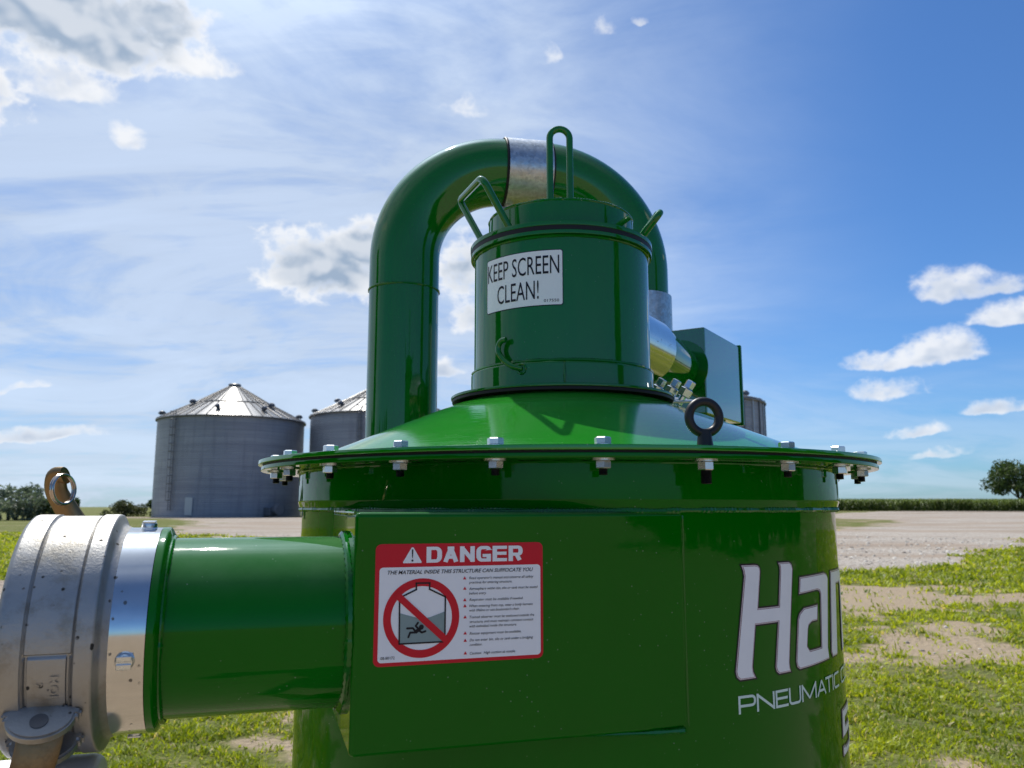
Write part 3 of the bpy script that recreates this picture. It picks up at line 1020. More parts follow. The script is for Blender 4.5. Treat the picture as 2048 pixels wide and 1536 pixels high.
def tree(name, x, y, h, wd, label, cat, mat, nleaf=4200, leaf=0.26, trunk_f=0.28, seed=1, group=None, lobes=26, z0=None, bush=False):
    rg = np.random.default_rng(seed); rd = random.Random(seed)
    z = float(ground_z(np.array([x]), np.array([y]))[0]) if z0 is None else z0
    root = empty(name, (x, y, z))
    tag(root, label, cat, group)
    tb = MB(); tips = []
    nt = 1 if not bush else 4
    for q in range(nt):
        bx, by = (0, 0) if nt == 1 else (rd.uniform(-.3, .3) * wd, rd.uniform(-.2, .2) * wd)
        pts = [Vector((bx, by, -0.3))]
        th = h * trunk_f
        for i in range(1, 5): pts.append(Vector((bx + rd.uniform(-.04, .04) * h, by + rd.uniform(-.04, .04) * h, th * i / 4)))
        sweep(tb, pts, [h * k for k in (.042, .034, .030, .027, .024)], 8)
        for k in range(9 if nt == 1 else 3):
            a = 2 * math.pi * k / 9 + rd.uniform(-.3, .3); el = rd.uniform(.35, 1.2)
            L = wd * 0.5 * rd.uniform(.5, .9)
            b0 = pts[-1] - Vector((0, 0, rd.uniform(0, .25) * th))
            b2 = b0 + Vector((math.cos(a) * math.cos(el) * L, math.sin(a) * math.cos(el) * L, math.sin(el) * h * 0.55))
            b1 = b0.lerp(b2, .5) + Vector((0, 0, -.03 * h))
            sweep(tb, [b0, b1, b2], [h * .016, h * .010, h * .004], 6)
            tips.append(b2)
    tb.build('trunk', M_bark, root)
    # crown: uneven clumps of leaf-sized faces
    cl = []
    for i in range(lobes):
        a = rd.uniform(0, 2 * math.pi); rr = math.sqrt(rd.random()) * 0.46 * wd
        f = 1 - (rr / (0.5 * wd)) ** 2
        lowz = h * (trunk_f * 0.9 if not bush else 0.0)
        zt = lowz + (h - lowz) * ((0.16 if not bush else 0.05) + 0.80 * rd.random() * (0.35 + 0.65 * f))
        cl.append((math.cos(a) * rr, math.sin(a) * rr, zt, rd.uniform(.07, .16) * wd))
    cl = np.array(cl)
    k = rg.integers(0, lobes, nleaf)
    v = rg.normal(0, 1, (nleaf, 3)); v /= np.linalg.norm(v, axis=1)[:, None]
    rad = cl[k, 3] * (0.45 + 0.75 * rg.random(nleaf) ** 0.6)
    P = cl[k, :3] + v * rad[:, None] * np.array([1, 1, .75])
    P[:, 2] = np.maximum(P[:, 2], 0.15)
    s = leaf * (0.5 + 0.9 * rg.random(nleaf))
    e1 = rg.normal(0, 1, (nleaf, 3)); e1 /= np.linalg.norm(e1, axis=1)[:, None]
    e2 = np.cross(e1, rg.normal(0, 1, (nleaf, 3))); e2 /= np.linalg.norm(e2, axis=1)[:, None]
    co = np.stack([P - e1 * s[:, None], P + e2 * s[:, None] * .5, P + e1 * s[:, None], P - e2 * s[:, None] * .5], 1).reshape(-1, 3)
    q = np.arange(nleaf)[:, None] * 4 + np.array([[0, 1, 2, 3]])
    tint = np.clip(rg.random(nleaf) * 0.6 + rg.random(lobes)[k] * 0.4, 0, 1)
    o = raw_mesh('crown', co, q, mat, np.repeat(tint, 4))
    o.parent = root
    return root


tree('tree', -59.0, 97.5, 5.3, 7.8, 'silvery leafed bushy tree at the far left, behind the bronze lever', 'tree', M_leaf_grey, 5200, .20, .22, 3, lobes=34, bush=True)
tree('tree', -55.2, 99.0, 2.9, 5.6, 'dark low rounded tree right of the silvery leafed bush', 'tree', M_leaf_dark, 3600, .18, .2, 4, bush=True)
tree('tree', -67.0, 99.0, 7.0, 6.0, 'tree cut by the left edge of the photo', 'tree', M_leaf_dark, 3600, .24, .25, 5)
tree('tree', -128.0, 232.0, 6.6, 8.2, 'small round distant tree between the bronze lever and the leftmost bin', 'tree', M_leaf_dark, 2200, .34, .2, 6, bush=True)
tree('tree', -136.0, 236.0, 4.4, 7.0, 'faint low distant trees just right of the bronze lever ring', 'tree', M_leaf_dark, 1800, .34, .2, 8, bush=True)
tree('bush', -63.5, 134.0, 3.3, 6.5, 'olive scrub bush on the left of the leftmost grain bin', 'bush', M_leaf_olive, 2400, .2, .2, 9, bush=True)
tree('bush', -60.3, 139.5, 4.9, 4.0, 'taller dark bush touching the wall of the leftmost grain bin', 'bush', M_leaf_dark, 2200, .22, .2, 10, bush=True)
tree('tree', 122.0, 195.0, 13.2, 14.5, 'dark spreading tree rising above the corn at the right edge', 'tree', M_leaf_dark, 9000, .33, .22, 12, lobes=44)
tree('tree', 133.0, 199.0, 14.0, 13.0, 'second dark tree merging into the spreading tree, cut by the right edge', 'tree', M_leaf_dark, 6000, .36, .22, 13, lobes=30)


def make_unseen_woods():
    """unseen tree belt added on the camera's side of the yard: only its mirror image shows, in the paint"""
    pos = []; n = 26000
    spots = []
    for a in list(range(46, 104, 5)) + list(range(-160 + 52, -24, 6)):
        dd = 34 + random.uniform(-4, 6)
        spots.append((a, dd, random.uniform(4.0, 6.2)))
    spots += [(71, 26, 13.0), (74, 27, 12.0), (-90, 27, 13.0), (-94, 26, 12.0)]  # taller trees added for the narrow dark bands in the reflections
    k = rng.integers(0, len(spots), n)
    sp_ = np.array(spots)
    a = np.radians(sp_[k, 0]); dd = sp_[k, 1]; hh = sp_[k, 2]
    v = rng.normal(0, 1, (n, 3)); v /= np.linalg.norm(v, axis=1)[:, None]
    rr = rng.random(n) ** 0.4
    wd_ = np.where(hh > 9, 1.5, 2.4)
    P = np.stack([CXW + dd * np.sin(a), CYW - dd * np.cos(a), hh * 0.5], -1) + v * rr[:, None] * np.stack([wd_, wd_, hh * 0.5], -1)
    s_ = 0.35 + 0.3 * rng.random(n)
    e1 = rng.normal(0, 1, (n, 3)); e1 /= np.linalg.norm(e1, axis=1)[:, None]
    e2 = np.cross(e1, v); e2 /= np.linalg.norm(e2, axis=1)[:, None]
    co = np.stack([P - e1 * s_[:, None], P + e2 * s_[:, None] * .6, P + e1 * s_[:, None], P - e2 * s_[:, None] * .6], 1).reshape(-1, 3)
    q = np.arange(n)[:, None] * 4 + np.array([[0, 1, 2, 3]])
    o = raw_mesh('unseen_woods', co, q, M_leaf_dark, np.repeat(rng.random(n) * 0.5, 4))
    tag(o, 'unseen tree belt added to darken reflections in the glossy green paint', 'unseen_woods', kind='stuff')


CXW, CYW = 0.0686, 1.0959
make_unseen_woods()


def make_corn():
    n = 26000
    az = R(2) + rng.random(n) * R(52)
    d = (196 + rng.random(n) ** 1.6 * 45) / np.cos(az - R(22))
    x = d * np.sin(az); y = d * np.cos(az)
    z = ground_z(x, y)
    h = 2.35 + 0.5 * rng.random(n) + 0.5 * (fbm(x * .05, y * .05, 3, 91) - .5)
    cos = []; tris = []; tint = []
    base = 0
    for k in range(4):
        a = rng.random(n) * 2 * math.pi
        z0 = z + h * (0.05 + 0.2 * k); L = 0.35 + 0.55 * rng.random(n)
        p0 = np.stack([x, y, z0], -1)
        p1 = p0 + np.stack([np.cos(a) * L * .45, np.sin(a) * L * .45, h * (.22 + .1 * rng.random(n))], -1)
        p2 = p0 + np.stack([np.cos(a) * L, np.sin(a) * L, h * (.10 + .15 * rng.random(n))], -1)
        wv_ = np.stack([-np.sin(a), np.cos(a), 0 * a], -1) * 0.10
        c = np.stack([p0 - wv_ * .5, p0 + wv_ * .5, p1 + wv_, p1 - wv_, p2], 1).reshape(-1, 3)
        o = base + np.arange(n)[:, None] * 5
        tris += [o + [0, 1, 2], o + [0, 2, 3], o + [3, 2, 4]]
        cos.append(c); tint.append(np.repeat(np.clip(.1 + .16 * k + .4 * rng.random(n), 0, .85), 5)); base += n * 5
    # tassels
    p = np.stack([x, y, z + h * 0.8], -1)
    c = np.stack([p + [-.06, 0, 0], p + [.06, 0, 0], p + np.stack([rng.normal(0, .08, n), rng.normal(0, .08, n), h * .22], -1)], 1).reshape(-1, 3)
    o = base + np.arange(n)[:, None] * 3
    tris.append(o + [0, 1, 2]); cos.append(c); tint.append(np.repeat(.5 + .3 * rng.random(n), 3))
    M_corn = leaf_mat('corn_leaves', (0.035, 0.075, 0.012), (0.15, 0.20, 0.05), (1.3, 1.3, 0.7), rough=0.5, tw=0.35)
    ob = raw_mesh('corn_crop', np.concatenate(cos), np.concatenate(tris), M_corn, np.concatenate(tint))
    tag(ob, 'tall green corn crop along the far side of the yard', 'corn', kind='stuff')


make_corn()

# ================================================================== MACHINE
CX, CY = 0.0686, 1.0959                    # axis of the tank
NV = Vector((0.29593, -0.95521, 0))        # outward normal of the inlet box face
TV = Vector((0.95521, 0.29593, 0))         # along the inlet box face, to the right
CORNER = Vector((-0.13001, 0.67845, 0))    # near left edge of the inlet box
tank = empty('cyclone_tank', (CX, CY, 0))
tag(tank, 'glossy green cyclone tank with bolted conical lid, warning sticker and inlet pipe', 'grain vacuum tank')


def L(p):
    """camera-relative point -> tank-local point"""
    return Vector((p[0] - CX, p[1] - CY, p[2] + H))


def on_tank(phi, r, z):
    return Vector((r * math.sin(phi), -r * math.cos(phi), z + H))


RB = 0.34
# --- body, collar, hopper, legs
mb = MB()
lathe(mb, [(RB, -0.80 + H), (RB, 0.0 + H)], 160)
lathe(mb, fillet([(RB, -0.80 + H), (0.10, -1.22 + H), (0.10, -1.30 + H)], 0.02), 96, cap1=True)
body = mb.build('tank_body', M_green, tank, 30)
for k in range(4):
    a = R(45 + 90 * k); lg = MB()
    p0 = on_tank(a, RB + 0.022, -0.55); p1 = on_tank(a, RB + 0.06, -H - 0.02)
    sweep(lg, [p0, p1], 0.03, 4, up=(math.sin(a), -math.cos(a), 0))
    lg.build('leg', M_green, tank)
mb = MB()
lathe(mb, fillet([(RB - 0.001, -0.006), (RB + 0.002, -0.004), (0.3452, 0.006), (0.3452, 0.0425)], 0.001), 160)
mb.xf(Matrix.Translation((0, 0, H)))
mb.build('tank_collar', M_green, tank, 50)
def weld(pts, r, closed=False, step=0.004, seed=0, parent=None):
    return bead(MB(), pts, r, closed, step, seed).build('weld_bead', M_weld, parent or tank)


weld(circle_pts((0, 0, -0.003 + H), RB + 0.0016, 240), 0.0026, True, 0.004, 3)
weld(circle_pts((0, 0, 0.0415 + H), 0.3455, 240), 0.0014, True, 0.004, 4)
mb = MB()
lathe(mb, fillet([(0.345, 0.0425), (0.3905, 0.0425), (0.3905, 0.0472), (0.33, 0.0472)], 0.0008, 2), 192)
mb.xf(Matrix.Translation((0, 0, H)))
mb.build('tank_flange', M_green, tank, 40)
mb = MB()
lathe(mb, [(0.34, 0.0472), (0.3885, 0.0472), (0.3885, 0.0494), (0.34, 0.0494)], 160)
mb.xf(Matrix.Translation((0, 0, H)))
mb.build('flange_gasket', M_rubber, tank, 40)

# --- conical lid
mb = MB()
prof = fillet([(0.33, 0.0494), (0.3939, 0.0494), (0.3939, 0.0543), (0.345, 0.0543)], 0.0009, 2)
prof += [(0.340, 0.0548)] + [(0.340 + (0.137 - 0.340) * k / 24, 0.0548 + (0.1382 - 0.0548) * k / 24) for k in range(1, 25)]
lathe(mb, prof, 240)
mb.xf(Matrix.Translation((0, 0, H)))
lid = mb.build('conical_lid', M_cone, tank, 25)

# --- small flange under the screen canister
mb = MB(); lathe(mb, fillet([(0.12, 0.1380), (0.1504, 0.1380), (0.1504, 0.1422), (0.12, 0.1422)], 0.0008, 2), 128)
mb.xf(Matrix.Translation((0, 0, H))); mb.build('neck_gasket', M_rubber, tank, 40)
mb = MB(); lathe(mb, fillet([(0.118, 0.1422), (0.1517, 0.1422), (0.1517, 0.1459), (0.118, 0.1459)], 0.0009, 2), 128)
mb.xf(Matrix.Translation((0, 0, H))); mb.build('neck_flange', M_tube, tank, 40)
# --- screen canister
mb = MB()
lathe(mb, fillet([(0.1247, 0.1455), (0.1247, 0.1755), (0.1225, 0.1785), (0.1195, 0.1785)], 0.001, 2), 128)
mb.xf(Matrix.Translation((0, 0, H))); mb.build('neck_ring', M_tube, tank, 40)
mb = MB()
lathe(mb, fillet([(0.1207, 0.150), (0.1207, 0.3395), (0.1262, 0.3395), (0.1262, 0.3445), (0.11, 0.3445)], 0.0007, 2), 160)
mb.xf(Matrix.Translation((0, 0, H)))
can = mb.build('screen_canister', M_tube, tank, 40)
weld(circle_pts((0, 0, 0.1785 + H), 0.1222, 160), 0.0022, True, 0.004, 5)
weld(circle_pts((0, 0, 0.1462 + H), 0.1250, 160), 0.0014, True, 0.004, 6)
weld(circle_pts((0, 0, 0.3378 + H), 0.1214, 160), 0.0019, True, 0.004, 7)
weld([on_tank(R(-2), 0.1249, z) for z in np.linspace(0.150, 0.176, 8)], 0.0016, False, 0.004, 8)
# hook
hk = [on_tank(R(-27), 0.1235, 0.1690), on_tank(R(-31.5), 0.1275, 0.1715), on_tank(R(-37.5), 0.1285, 0.1800), on_tank(R(-42.0), 0.1290, 0.1930),
      on_tank(R(-41.8), 0.1288, 0.2020), on_tank(R(-39.5), 0.1285, 0.2075), on_tank(R(-36.5), 0.1280, 0.2075)]
mb = MB(); sweep(mb, round_path(hk, 0.008, 4), 0.0036, 14)
bead(mb, [on_tank(R(-27 + 2.6 * math.cos(q)), 0.1250, 0.169 + 0.006 * math.sin(q)) for q in np.linspace(0, 6.2, 16)], 0.0016, True, 0.003, 9)
mb.build('hook', M_tube, tank)

# --- flange bolts
head = MB(); hexprism(head, 0.0135, 0.0012, 0.0078, 0.0009, R(12)); lathe(head, [(0.0104, 0), (0.0104, 0.0012), (0.0, 0.0012)], 24)
nutm = MB(); hexprism(nutm, 0.0130, -0.0087, -0.0014, 0.0008, R(3)); lathe(nutm, [(0.0, -0.0014), (0.0108, -0.0014), (0.0108, 0.0), (0.0, 0.0)], 24)
thr = MB()
tp = []
for i in range(14):
    tp += [(0.0040, -0.0087 - i * 0.0004 * 1.05), (0.0036, -0.0089 - i * 0.0004 * 1.05)]
lathe(thr, tp + [(0.0, tp[-1][1] - 0.0004)], 16)
bolt_phi = [2.0 + 15.0 * k for k in range(24)]
first = None
for ph in bolt_phi:
    if abs(ph - 17.0) < 0.1: continue
    a = R(ph)
    if first is None:
        bo = head.build('bolt', M_zinc, tank, 30)
        nu = nutm.build('nut', M_zinc, bo, 30)
        th = thr.build('thread', M_thread, bo, 30)
        nu.location.z = -0.0118; th.location.z = -0.0118
        first = (bo, nu, th)
    else:
        bo = first[0].copy(); COL.objects.link(bo); bo.parent = tank
        for ch in first[1:]:
            c = ch.copy(); COL.objects.link(c); c.parent = bo
    bo.location = on_tank(a, 0.372, 0.0543)
    bo.rotation_euler = (0, 0, a + R(random.uniform(0, 60)))
# eye bolt
ey = MB()
ring = [(0.01465 * math.sin(q), 0, 0.0272 - 0.01465 * math.cos(q)) for q in [2 * math.pi * i / 48 for i in range(48)]]
sweep(ey, ring, 0.0043, 16, closed=True)
lathe(ey, fillet([(0.0, 0.0), (0.0078, 0.0), (0.0072, 0.004), (0.0062, 0.012), (0.0058, 0.0155)], 0.001), 24)
eye = ey.build('eye_bolt', M_black, tank, 40)
eye.location = on_tank(R(17.0), 0.372, 0.0543); eye.rotation_euler = (0, 0, R(10))
eye['label'] = 'black steel lifting eye bolt standing up from the lid rim'
n2 = nutm.build('nut', M_zinc, eye, 30); n2.location.z = -0.0118
n2.scale = (1.05, 1.05, 1.1)
mb = MB(); tp = []
for i in range(13):
    tp += [(0.0052, -0.0212 - i * 0.0010), (0.0045, -0.0217 - i * 0.0010)]
lathe(mb, tp + [(0, tp[-1][1] - 0.0004)], 16); mb.build('thread', M_black, eye, 30)

# three clamp bolts leaning out of the neck flange
for x, y, z in ((0.1310, 0.0220, 0.1560), (0.1480, 0.0060, 0.1520), (0.1640, -0.0100, 0.1480)):
    cbm = MB(); hexprism(cbm, 0.0160, 0.000, 0.012, 0.001, 0.2); hexprism(cbm, 0.0120, 0.0125, 0.024, 0.001, 0.6)
    sweep(cbm, [(0, 0, -0.012), (0, 0, 0.002)], 0.0045, 10)
    c = cbm.build('clamp_bolt', M_zinc, tank, 30)
    c.location = (x, y, z + H)
    c.rotation_euler = (R(8), R(30), 0)
tb = MB(); box(tb, (-0.030, -0.032, 0), (0.026, 0.030, 0.004), 0.001)
tbo = tb.build('flange_tab', M_galv, tank); tbo.location = (0.148, 0.006, 0.1440 + H); tbo.rotation_euler = (R(6), R(12), R(-42))


def bx(a, b, z):
    return L(CORNER + TV * a + NV * b + Vector((0, 0, z)))


def face_place(a0=0.0, z0=0.0):
    def f(u, v, lift):
        return bx(a0 + u, 0.0003 + lift, z0 + v)
    return f


# --- inlet box
mb = MB(); box(mb, (0.0, -0.235, -0.1985), (0.3045, 0.0003, -0.0045), 0.0042, 3)
mb.v = [tuple(bx(*p)) for p in mb.v]
ibox = mb.build('inlet_box', M_green, tank, 40)
weld([bx(0.3040, -0.0008, z) for z in np.linspace(-0.197, -0.008, 30)], 0.0013, False, 0.0075, 12)
top = []
for aa in np.linspace(0.004, 0.30, 40):
    bq = -0.34 + math.sqrt(RB ** 2 - (aa - 0.306) ** 2)
    top.append((aa, bq))
weld([bx(a, b + 0.001, -0.0040) for a, b in top], 0.0024, False, 0.004, 13)
weld([bx(a, b + 0.001, -0.1995) for a, b in top], 0.0022, False, 0.004, 14)
weld([bx(0.0005, b, -0.0050) for b in np.linspace(-0.19, -0.006, 20)], 0.0017, False, 0.004, 15)

# --- inlet pipe with its welded ring and the aluminium sleeve
TO, TZ, TR = -0.07809, -0.10069, 0.07391
AX = Matrix(((TV.x, NV.x, 0, 0), (TV.y, NV.y, 0, 0), (0, 0, 1, 0), (0, 0, 0, 1)))


def along(mb):
    """local lathe Z -> pipe axis; lathe angle 0 faces the camera side, 90 degrees is up"""
    out = []
    for x, y, z in mb.v:
        out.append(tuple(bx(z, TO + (-y), TZ + x)))
    mb.v = out
    return mb


mb = MB()
lathe(mb, fillet([(0.0832, -0.1540), (0.0832, -0.1485), (0.0775, -0.1455), (TR, -0.1450), (TR, 0.002)], 0.0012, 2), 128)
along(mb).build('inlet_pipe', M_green, tank, 40)
weld([bx(-0.0015, TO + (TR + 0.0012) * math.cos(q), TZ + (TR + 0.0012) * math.sin(q)) for q in np.linspace(0, 2 * math.pi, 90)[:-1]], 0.0040, True, 0.0070, 16)
weld([bx(-0.1452, TO + (TR + 0.0008) * math.cos(q), TZ + (TR + 0.0008) * math.sin(q)) for q in np.linspace(0, 2 * math.pi, 90)[:-1]], 0.0024, True, 0.005, 17)

# --- danger sticker on the box face
sp = face_place(0.0173, -0.0309)
mb = MB(); lay(mb, [poly2d(round_rect(0, -0.0985, 0.147, 0, 0.005))], sp, 0.0003)
stk = mb.build('danger_sticker', M_red, tank, smooth=False, recalc=False)
stk['label'] = 'red and white rectangular danger sticker on the inlet box'
mb = MB(); lay(mb, [poly2d(round_rect(0.0036, -0.0955, 0.1446, -0.0192, 0.003))], sp, 0.0005)
mb.build('white_panel', M_white, stk, smooth=False, recalc=False)
mb = MB()
cw = (0.1284 - 0.0429 + 0.0014) / 6
lay(mb, stroke_text([(c, 0.0429 + i * cw, 0.0429 + (i + 1) * cw - 0.0014) for i, c in enumerate('DaNGER')], -0.0159, -0.0027, 0.0040, 0.0027), sp, 0.0006)
tri = [(0.0232, -0.0159), (0.0386, -0.0159), (0.0388, -0.0150), (0.0318, -0.0032), (0.0309, -0.0028), (0.0300, -0.0032), (0.0230, -0.0150)]
lay(mb, [poly2d(tri)], sp, 0.0006)
mb.build('heading', M_white, stk, smooth=False, recalc=False)
ink = MB()
lay(ink, [poly2d([(0.0302, -0.0050), (0.0309, -0.0045), (0.0316, -0.0050), (0.0312, -0.0118), (0.0306, -0.0118)]),
          poly2d([(0.0309 + 0.0009 * math.cos(q), -0.0138 + 0.0009 * math.sin(q)) for q in np.linspace(0, 6.0, 12)])], sp, 0.0008)
lay(ink, [text_fit('THE MATERIAL INSIDE THIS STRUCTURE CAN SUFFOCATE YOU', 0.0103, 0.1378, -0.0249, 0.0031, 0.28, 0.012)], sp, 0.0008)
rows = [("Read operator's manual and observe all safety", .0800, .1382, -.0304), ("practices for entering structure.", .0801, .1186, -.0341), ("Atmosphere within bin, silo or tank must be tested", .0801, .1421, -.0394),
        ("before entry.", .0802, .0954, -.0432), ("Respirator must be available if needed.", .0804, .1285, -.0485), ("When entering from top, wear a body harness", .0804, .1374, -.0537),
        ("with lifeline or use boatswain's chair.", .0805, .1252, -.0573), ("Trained observer must be stationed outside the", .0806, .1387, -.0629), ("structure, and must maintain constant contact", .0807, .1379, -.0667),
        ("with individual inside the structure.", .0807, .1227, -.0704), ("Rescue equipment must be available.", .0808, .1269, -.0763), ("Do not enter bin, silo or tank under a bridging", .0809, .1375, -.0817),
        ("condition.", .0810, .0919, -.0855), ("Caution:  High suction at nozzle.", .0811, .1216, -.0925)]
for s, a, b, v in rows:
    lay(ink, [text_fit(s, a, b, v, 0.0021, 0.25, 0.004)], sp, 0.0008)
lay(ink, [text_fit('08-80172', 0.0060, 0.0176, -0.0929, 0.0022, 0, 0.004)], sp, 0.0008)
# bin outline and falling figure
outl = [(0.0211, -0.0810), (0.0207, -0.0440), (0.0346, -0.0377), (0.0345, -0.0325), (0.0460, -0.0326), (0.0459, -0.0377), (0.0595, -0.0443), (0.0595, -0.0809)]
for a, b in zip(outl, outl[1:] + outl[:1]):
    d = (Vector(b) - Vector(a)).normalized() * 0.0006
    lay(ink, [poly2d(stroke(Vector(a) - d, Vector(b) + d, 0.0013))], sp, 0.00095)
for pth in ([(.0386, -.0692), (.0342, -.0723)], [(.0372, -.0698), (.0346, -.0671), (.0365, -.0646)], [(.0375, -.0709), (.0398, -.0726), (.0429, -.0717)],
            [(.0345, -.0715), (.0322, -.0688), (.0274, -.0688)], [(.0342, -.0723), (.0300, -.0723), (.0286, -.0759)]):
    for a, b in zip(pth, pth[1:]):
        lay(ink, [poly2d(stroke(a, b, 0.0017 if len(pth) > 2 else 0.0030))], sp, 0.00095)
    for p in pth:
        lay(ink, [poly2d([(p[0] + .00085 * math.cos(q), p[1] + .00085 * math.sin(q)) for q in np.linspace(0, 5.7, 10)])], sp, 0.00095)
lay(ink, [poly2d([(.0394 + .0021 * math.cos(q), -.0682 + .0021 * math.sin(q)) for q in np.linspace(0, 6.0, 16)])], sp, 0.00095)
ink.build('lettering', M_ink, stk, smooth=False, recalc=False)
mb = MB()
lay(mb, [poly2d([(.0213, -.0806), (.0213, -.0564), (.0387, -.0616), (.0465, -.0606), (.0591, -.0564), (.0591, -.0806)])], sp, 0.00075)
mb.build('grain_symbol', M_grain, stk, smooth=False, recalc=False)
mb = MB()
cc = (0.0396, -0.0608); n = 72
vsr = []; fsr = []
for i in range(n):
    a = 2 * math.pi * i / n
    vsr += [(cc[0] + 0.0322 * math.cos(a), cc[1] + 0.0322 * math.sin(a)), (cc[0] + 0.0258 * math.cos(a), cc[1] + 0.0258 * math.sin(a))]
    k = (i + 1) % n
    fsr.append((2 * i, 2 * k, 2 * k + 1, 2 * i + 1))
lay(mb, [(vsr, fsr)], sp, 0.0007)
lay(mb, [poly2d(stroke((0.0176, -0.0408), (0.0612, -0.0802), 0.0056))], sp, 0.00115)
for p in ((.0762, -.0305), (.0764, -.0390), (.0765, -.0485), (.0766, -.0535), (.0768, -.0627), (.0770, -.0759), (.0771, -.0819), (.0773, -.0922)):
    lay(mb, [poly2d([(p[0] - .0015, p[1]), (p[0] + .0015, p[1]), (p[0], p[1] + .0026)])], sp, 0.0008)
mb.build('prohibition_symbol', M_red, stk, smooth=False, recalc=False)


# --- screen sticker on the canister
def can_place(u, v, lift):
    r = 0.1207 + lift
    return on_tank(R(-29.4) + u / 0.1207, r, 0.2839 + v)


mb = MB(); lay(mb, [poly2d(round_rect(-0.0573, -0.0361, 0.0573, 0.0361, 0.003))], can_place, 0.0004, 0.004)
ks = mb.build('screen_sticker', M_ink, tank, smooth=False, recalc=False)
ks['label'] = 'white sticker with black capitals on the canister'
mb = MB(); lay(mb, [poly2d(round_rect(-0.0563, -0.0351, 0.0563, 0.0351, 0.0026))], can_place, 0.0006, 0.004)
mb.build('white_panel', M_white, ks, smooth=False, recalc=False)
mb = MB()
lay(mb, [text_fit('KEEP SCREEN', -0.0545, 0.0525, 0.0050, 0.0235, 0, 0.0), text_fit('CLEAN!', -0.0350, 0.0265, -0.0268, 0.0235, 0, 0.0),
         text_fit('017550', 0.0330, 0.0520, -0.0315, 0.0035, 0, 0.0)], can_place, 0.0009, 0.004)
mb.build('lettering', M_ink, ks, smooth=False, recalc=False)


# --- lettering on the tank
def tank_place(u, v, lift):
    return on_tank(u / 0.34, RB + lift, v)


HP = [(.1567, -.0558), (.1736, -.0558), (.1779, -.0565), (.1802, -.0587), (.1809, -.062), (.1757, -.0969), (.2056, -.0966), (.2099, -.0632), (.2099, -.059), (.208, -.055), (.2254, -.055), (.2295, -.0572), (.231, -.062),
      (.2235, -.1107), (.2178, -.1511), (.2183, -.1562), (.2198, -.1597), (.2016, -.1599), (.1982, -.1575), (.1967, -.1534), (.2035, -.1114), (.1715, -.1119), (.1655, -.1499), (.1661, -.1548), (.1692, -.1603), (.1499, -.1607),
      (.1462, -.1579), (.1449, -.153), (.1598, -.0662), (.159, -.0612)]
AP = [(.2435, -.071), (.3022, -.0697), (.3101, -.0719), (.3139, -.0761), (.3017, -.1465), (.3045, -.1578), (.2356, -.1595), (.2311, -.1567), (.2297, -.1514), (.2364, -.1118), (.2399, -.1064), (.2488, -.1018), (.2796, -.1008),
      (.277, -.1159), (.2642, -.1162), (.2568, -.1189), (.2546, -.1229), (.2514, -.1394), (.2562, -.1441), (.2835, -.144), (.2886, -.0904), (.2862, -.0869), (.2798, -.0856), (.2408, -.0872)]
NP = [(.325, -.0694), (.384, -.070), (.3925, -.0720), (.3960, -.0765), (.3840, -.158), (.3660, -.158), (.3775, -.0890), (.3745, -.0844), (.3479, -.0840), (.3360, -.158), (.3171, -.158), (.3122, -.1523)]
FP = [(.3420, -.2172), (.4040, -.2172), (.4012, -.2272), (.3560, -.2272), (.3545, -.2352), (.3930, -.2352), (.3990, -.2400), (.3990, -.2440), (.3930, -.2600), (.3870, -.2640), (.3400, -.2640), (.3370, -.2600), (.3375, -.2540), (.3500, -.2540),
      (.3510, -.2560), (.3840, -.2560), (.3870, -.2450), (.3390, -.2450)]
for name, grp in (('lettering', (HP, AP, NP)), ('number', (FP,))):
    mb = MB()
    for P in grp: lay(mb, [poly2d(offset_poly(P, 0.0015))], tank_place, 0.0003, 0.008)
    lt = mb.build(name, M_ink, tank, smooth=False, recalc=False)
    for nm, off, mt, lf in (('letter_border', 0.0, M_pink, 0.0005), ('letter_pinstripe', -0.0010, M_dred, 0.0007), ('letter_fill', -0.0013, M_white, 0.0009)):
        mb = MB()
        for P in grp: lay(mb, [poly2d(offset_poly(P, off))], tank_place, lf, 0.008)
        mb.build(nm, mt, lt, smooth=False, recalc=False)
mb = MB()
lay(mb, stroke_text([('P', .1466, .1680), ('N', .1690, .1932), ('E', .1946, .2135), ('U', .2148, .2350), ('M', .2366, .2660), ('A', .2674, .2900), ('T', .2890, .3080), ('I', .3086, .3140), ('C', .3155, .3350), ('C', .3473, .3670), ('O', .3690, .3900)], -0.1910, -0.1748, 0.0025, 0.0024), tank_place, 0.0004, 0.008)
mb.build('lettering', M_mint, tank, smooth=False, recalc=False)

# ================================================================== SCREEN LID (lifts off the canister)
slid = empty('screen_lid', (CX, CY, H + 0.3445))
tag(slid, 'round green lid with three bent rod handles on top of the canister', 'lid')


def sl_(phi, r, z):
    return Vector((r * math.sin(R(phi)), -r * math.cos(R(phi)), z - 0.3445))


